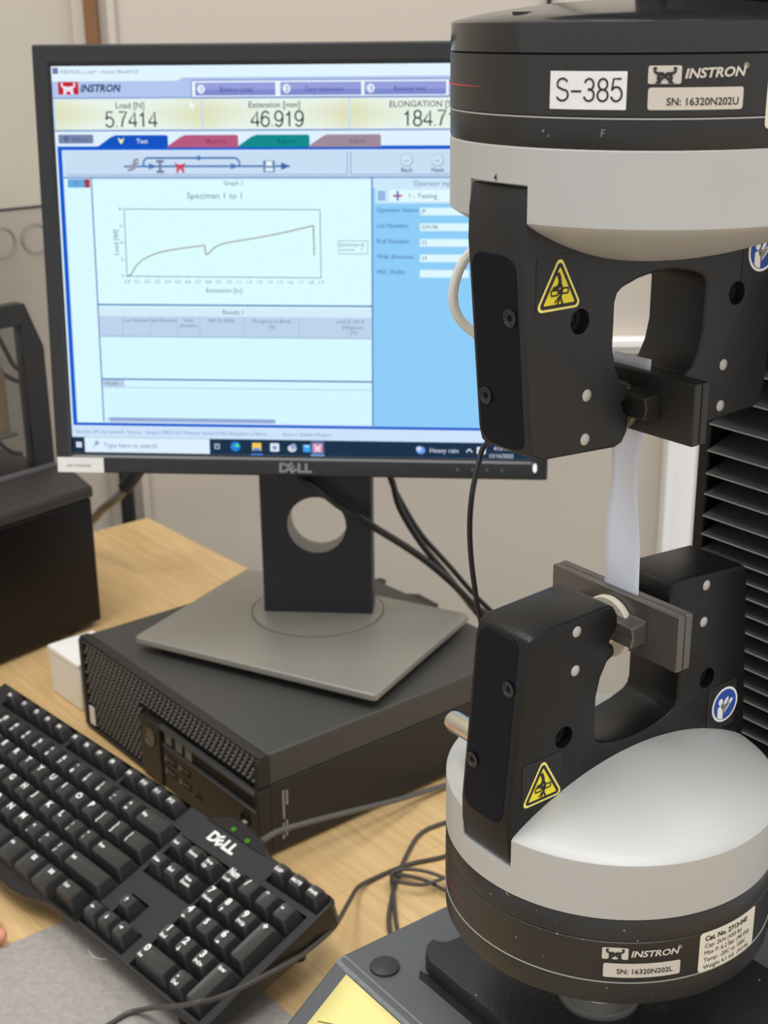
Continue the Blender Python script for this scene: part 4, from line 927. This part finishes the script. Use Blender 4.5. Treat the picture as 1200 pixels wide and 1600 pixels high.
# ------------------------------------------------------------------ cables on the bench
c1 = MB().tube([(.62, 1.02, .002), (.50, 1.07, .002), (.36, 1.06, .002), (.22, 1.01, .002), (.12, .955, .002), (.0499, .9163, .002), (.017, .904, .002), (-.0079, .8876, .002), (-.0222, .8690, .006), (-.0285, .8330, .0185), (-.0376, .7735, .0405), (-.0542, .7520, .0388), (-.0657, .7385, .0398), (-.0853, .7206, .0408), (-.0965, .7103, .0419), (-.1092, .6983, .0450), (-.1185, .6905, .0490), (-.1293, .6976, .0410), (-.1411, .7100, .0298), (-.1500, .7195, .0215), (-.1626, .7329, .0085), (-.1725, .7345, .0045), (-.184, .7227, .0045), (-.2, .7053, .006), (-.23, .66, .005)], .0017, 8).build('mouse_cable', m=M_cable)
tag(c1, 'thin dark cable running past the keyboard corner onto the grey mat', 'cable')
c2 = MB().tube([(.63, 1.06, .002), (.48, 1.12, .002), (.33, 1.11, .002), (.20, 1.06, .002), (.11, 1.0, .002), (.0551, .9664, .002), (.0283, .9482, .002), (.0152, .917, .002), (.0078, .8873, .002), (.0026, .8591, .002), (.0005, .8248, .002), (.01, .79, .002), (.04, .77, .002)], .0017, 8).build('looped_cable', m=M_cable)
tag(c2, 'dark cable arching down beside the silver grip, outermost of the loops', 'cable', 'looped cables beside the machine')
c3 = MB().tube([(.03, .775, .005), (.012, .795, .0045), (.006, .8235, .004), (.0041, .8602, .004), (.0029, .8804, .004), (.006, .886, .0045), (.0166, .8834, .005), (.03, .8758, .0055), (.0495, .8602, .0055), (.09, .845, .005), (.18, .852, .003), (.30, .885, .002), (.44, .90, .002)], .0016, 8).build('looped_cable', m=M_cable)
tag(c3, 'dark cable making a narrow upright loop behind the machine base corner', 'cable', 'looped cables beside the machine')
c4 = MB().tube([(.50, .96, .002), (.36, .965, .003), (.23, .945, .006), (.13, .91, .008), (.0505, .8791, .0085), (.0282, .8674, .0088), (.012, .8690, .0090), (.004, .8745, .0088), (.0032, .8830, .0080), (.012, .8890, .0075), (.03, .8855, .0075), (.06, .868, .0075), (.10, .86, .0085), (.17, .868, .008), (.28, .90, .004), (.42, .915, .002)], .0014, 8).build('looped_cable', m=M_cable)
tag(c4, 'dark cable of the flat sideways loop lying over the upright one', 'cable', 'looped cables beside the machine')

# ------------------------------------------------------------------ grey mat, thread, hand
mo = Vector((-.184, .876, 0)); ma = Vector((-.80, -.60, 0)); mb_ = Vector((.64, -.768, 0))
P = [mo, mo+ma*.34, mo+ma*.34+mb_*.36, mo+mb_*.36]
mt = MB().prism([(p.x, p.y) for p in P], lambda x, y: (x, y, .0001), lambda x, y: (x, y, .0026)).build('felt_mat', m=M_felt, bevel=.0006)
tag(mt, 'grey felt mat on the bench under the front of the keyboard', 'mat')
th_ = MB().tube([(-.2122, .8019, .0032), (-.2076, .7948, .0036), (-.2026, .792, .0034), (-.1972, .7919, .0032)], .00035, 6).build('thread', m=M_wht)
tag(th_, 'short curled white thread on the grey mat against the keyboard', 'thread')
def person_hand():
    me = bpy.data.meshes.new('hand'); V = []; E = []; Rr = []
    def v(p, r, par=None):
        V.append(p); Rr.append(r)
        if par is not None: E.append((par, len(V)-1))
        return len(V)-1
    # fingers point to +x, palm towards the bench
    el = v((-.34, .02, .06), .036); w = v((-.12, 0, .034), .024, el); p1 = v((-.085, 0, .031), .022, w); p2 = v((-.05, 0, .029), .020, p1)
    for y, L in ((.030, (.035, .026, .020)), (.010, (.040, .029, .021)), (-.010, (.037, .027, .020)), (-.029, (.028, .021, .018))):
        k = v((-.022, y, .026), .0095, p2); x = -.022; zs = (.0235, .0145, .0085)
        for i, l in enumerate(L): x += l; k = v((x, y*1.06, zs[i]), (.0086, .0080, .0068)[i], k)
    t = v((-.075, .034, .022), .012, p1); t = v((-.05, .052, .015), .0098, t); v((-.022, .060, .0095), .0082, t)
    me.from_pydata(V, E, []); o = bpy.data.objects.new('person', me); COL.objects.link(o)
    sk = o.modifiers.new('skin', 'SKIN'); sk.use_smooth_shade = True
    lay = me.skin_vertices[0].data if me.skin_vertices else None
    if lay is None:
        bpy.context.view_layer.objects.active = o; me.skin_vertices.new(); lay = me.skin_vertices[0].data
    for i, r in enumerate(Rr): lay[i].radius = (r, r*.85); lay[i].use_root = (i == 1)
    sb = o.modifiers.new('sub', 'SUBSURF'); sb.levels = 2; sb.render_levels = 2
    me.materials.append(M_skin); bake(o); o.data.materials.clear(); o.data.materials.append(M_skin)
    o.data.polygons.foreach_set('use_smooth', [True]*len(o.data.polygons))
    return o
hd = person_hand()
HA = radians(5)
# the middle fingertip just reaches into the frame
hd.matrix_world = Matrix.Translation((-.2715-.0662, .8105-.0155, -.0012)) @ Matrix.Rotation(HA, 4, 'Z')
tag(hd, 'person whose hand rests on the bench, one fingertip showing beside the grey mat', 'person')

# ------------------------------------------------------------------ white box beside the computer
wb = root('small_box', (-.290, 1.1615, 0), radians(-49), 'small white cardboard box on the bench behind the computer corner', 'box')
MB().box(-.060, 0, 0, .050, .0002, .0500).build('body', wb, M_card, bevel=.002)
MB().prism([(-.0602, .0505), (.0003, .0505), (.0003, .0445), (-.0602, .0445)], lambda x, z: (x, -.0006, z), lambda x, z: (x, .0506, z)).build('lid', wb, mat('lid_white', (244, 242, 238), .5), bevel=.0015)

# ------------------------------------------------------------------ black equipment cabinet with smoked cover
CA = radians(50.5)
cab = root('equipment_cabinet', (-.308, 1.3615, 0), CA, 'glossy black equipment cabinet with smoked clear cover at the left edge', 'cabinet')
MB().box(-.42, 0, .002, .19, .006, .147).build('body', cab, mat('cabinet_black', (12, 12, 15), .3, spec=.35, bump=.03, bscale=30), bevel=.002)
MB().box(-.42, .002, 0, .192, .148, .160).build('rim', cab, mat('cabinet_rim', (52, 50, 48), .45), bevel=.002)
MB().prism([(0, .160), (.030, .172), (.192, .172), (.192, .160)], lambda y, z: (-.42, y, z), lambda y, z: (.001, y, z)).build('rim_top', cab, MATS['cabinet_rim'], bevel=.001)
for x in (-.40, -.03):
    for y in (.02, .17): MB().lathe([(.008, 0), (.008, .007)], 12, (x, y, 0)).build('foot', cab, M_blackm)
# smoked cover: clear front, solid black right end panel with sloping top, black top bar
inv = cab.matrix_world.inverted()
def cl(p): return inv @ Vector(p)
fy = cl((-.3743, 1.3742, .17)).y
fx0, fx1, fx2 = -.42, cl((-.3705, 1.3742+.004, 0)).x, cl((-.333, 1.412, 0)).x
tl = .352
MB().box(fx0, fx1, fy, fy+.003, .172, tl).build('smoked_front', cab, M_smoke)
kx = cl((-.3692, 1.3797, .353)).x
MB().prism([(fx1, .172), (.0, .172), (.0, tl-.049), (kx+.006, tl-.001), (fx1, tl-.001)], lambda x, z: (x, fy-.001, z), lambda x, z: (x, fy+.012, z)).build('end_panel', cab, mat('cover_black', (30, 29, 30), .4), bevel=.001)
MB().box(fx0, kx+.002, fy-.003, fy+.012, tl-.022, tl).build('top_bar', cab, MATS['cover_black'], bevel=.001)
MB().box(fx0, .0, fy-.004, fy+.0, .1725, .1765).build('cover_edge', cab, mat('edge_grey', (110, 106, 108), .4))
MB().box(fx0, -.0, .186, .190, .172, .26).build('cover_back', cab, mat('cover_grey', (96, 90, 84), .6))
MB().box(-.40, -.034, fy+.012, .184, .2110, .2145).build('inner_shelf', cab, mat('shelf_grey', (140, 134, 126), .5), bevel=.0005)
for P in ([(-.090, fy+.02, .352), (-.062, fy+.022, .342), (-.044, fy+.024, .328), (-.030, fy+.026, .302), (-.018, fy+.028, .280), (.0, fy+.03, .268)], [(-.050, fy+.03, .284), (-.034, fy+.03, .276), (-.020, fy+.03, .266), (-.002, fy+.03, .259)], [(-.080, fy+.03, .226), (-.052, fy+.03, .209), (-.040, fy+.03, .196), (-.030, fy+.03, .188), (-.02, fy+.03, .184)]):
    MB().tube(P, .0026, 8).build('inner_cable', cab, M_cblack)
cd = root('carton', tuple(cab.matrix_world @ Vector((-.0965, fy+.024, .2146))), CA, 'tan cardboard piece with white top edge inside the smoked cover', 'carton')
MB().box(-.02, .062, 0, .045, 0, .069).build('body', cd, M_tan, bevel=.001)
MB().box(-.02, .060, -.001, .046, .069, .083).build('white_edge', cd, M_card, bevel=.001)

# ------------------------------------------------------------------ clear sheet with holes against the left wall
sh0 = wl - nl*.045
sheet = root('punched_sheet', (sh0.x, sh0.y, 0), la + pi, 'clear plastic sheet with round holes standing against the wall, far left', 'sheet')
ts_ = MB().box(.078, .6, 0, .003, 0.0, .412).build('panel', sheet, M_clear)
hl = MB()
for a in (.099, .143, .187): hl.lathe([(.0165, -.01), (.0165, .01)], 28, (a, 0, .376), 'y')
cut(ts_, hl); ts_.data.materials.clear(); ts_.data.materials.append(M_clear)
MB().box(.078, .6, -.001, .004, .412, .4145).build('top_edge', sheet, M_blackm)
for a in (.099, .143, .187): MB().lathe([(.0163, -.0015), (.0185, -.0015), (.0185, .0045), (.0163, .0045), (.0163, -.0015)], 28, (a, 0, .376), 'y', cap=False).build('hole_rim', sheet, mat('rim_grey', (150, 143, 132), .4))

# ------------------------------------------------------------------ bent tube behind the monitor
bt = root('bent_tube', (-.40, 1.585, 0), 0, 'grey bent metal tube with black grip behind the monitor corner', 'tube')
MB().tube([(.0, 0, 0), (.0, 0, .03), (.012, -.012, .047), (.0434, -.035, .052), (.0667, -.065, .0781), (.083, -.083, .0938), (.0951, -.085, .1055), (.110, -.085, .125)], .0052, 12).build('pipe', bt, M_grip)
MB().tube([(.0985, -.085, .110), (.1156, -.085, .1326), (.130, -.085, .152), (.150, -.085, .175)], .0088, 12).build('grip_sleeve', bt, M_blackm)
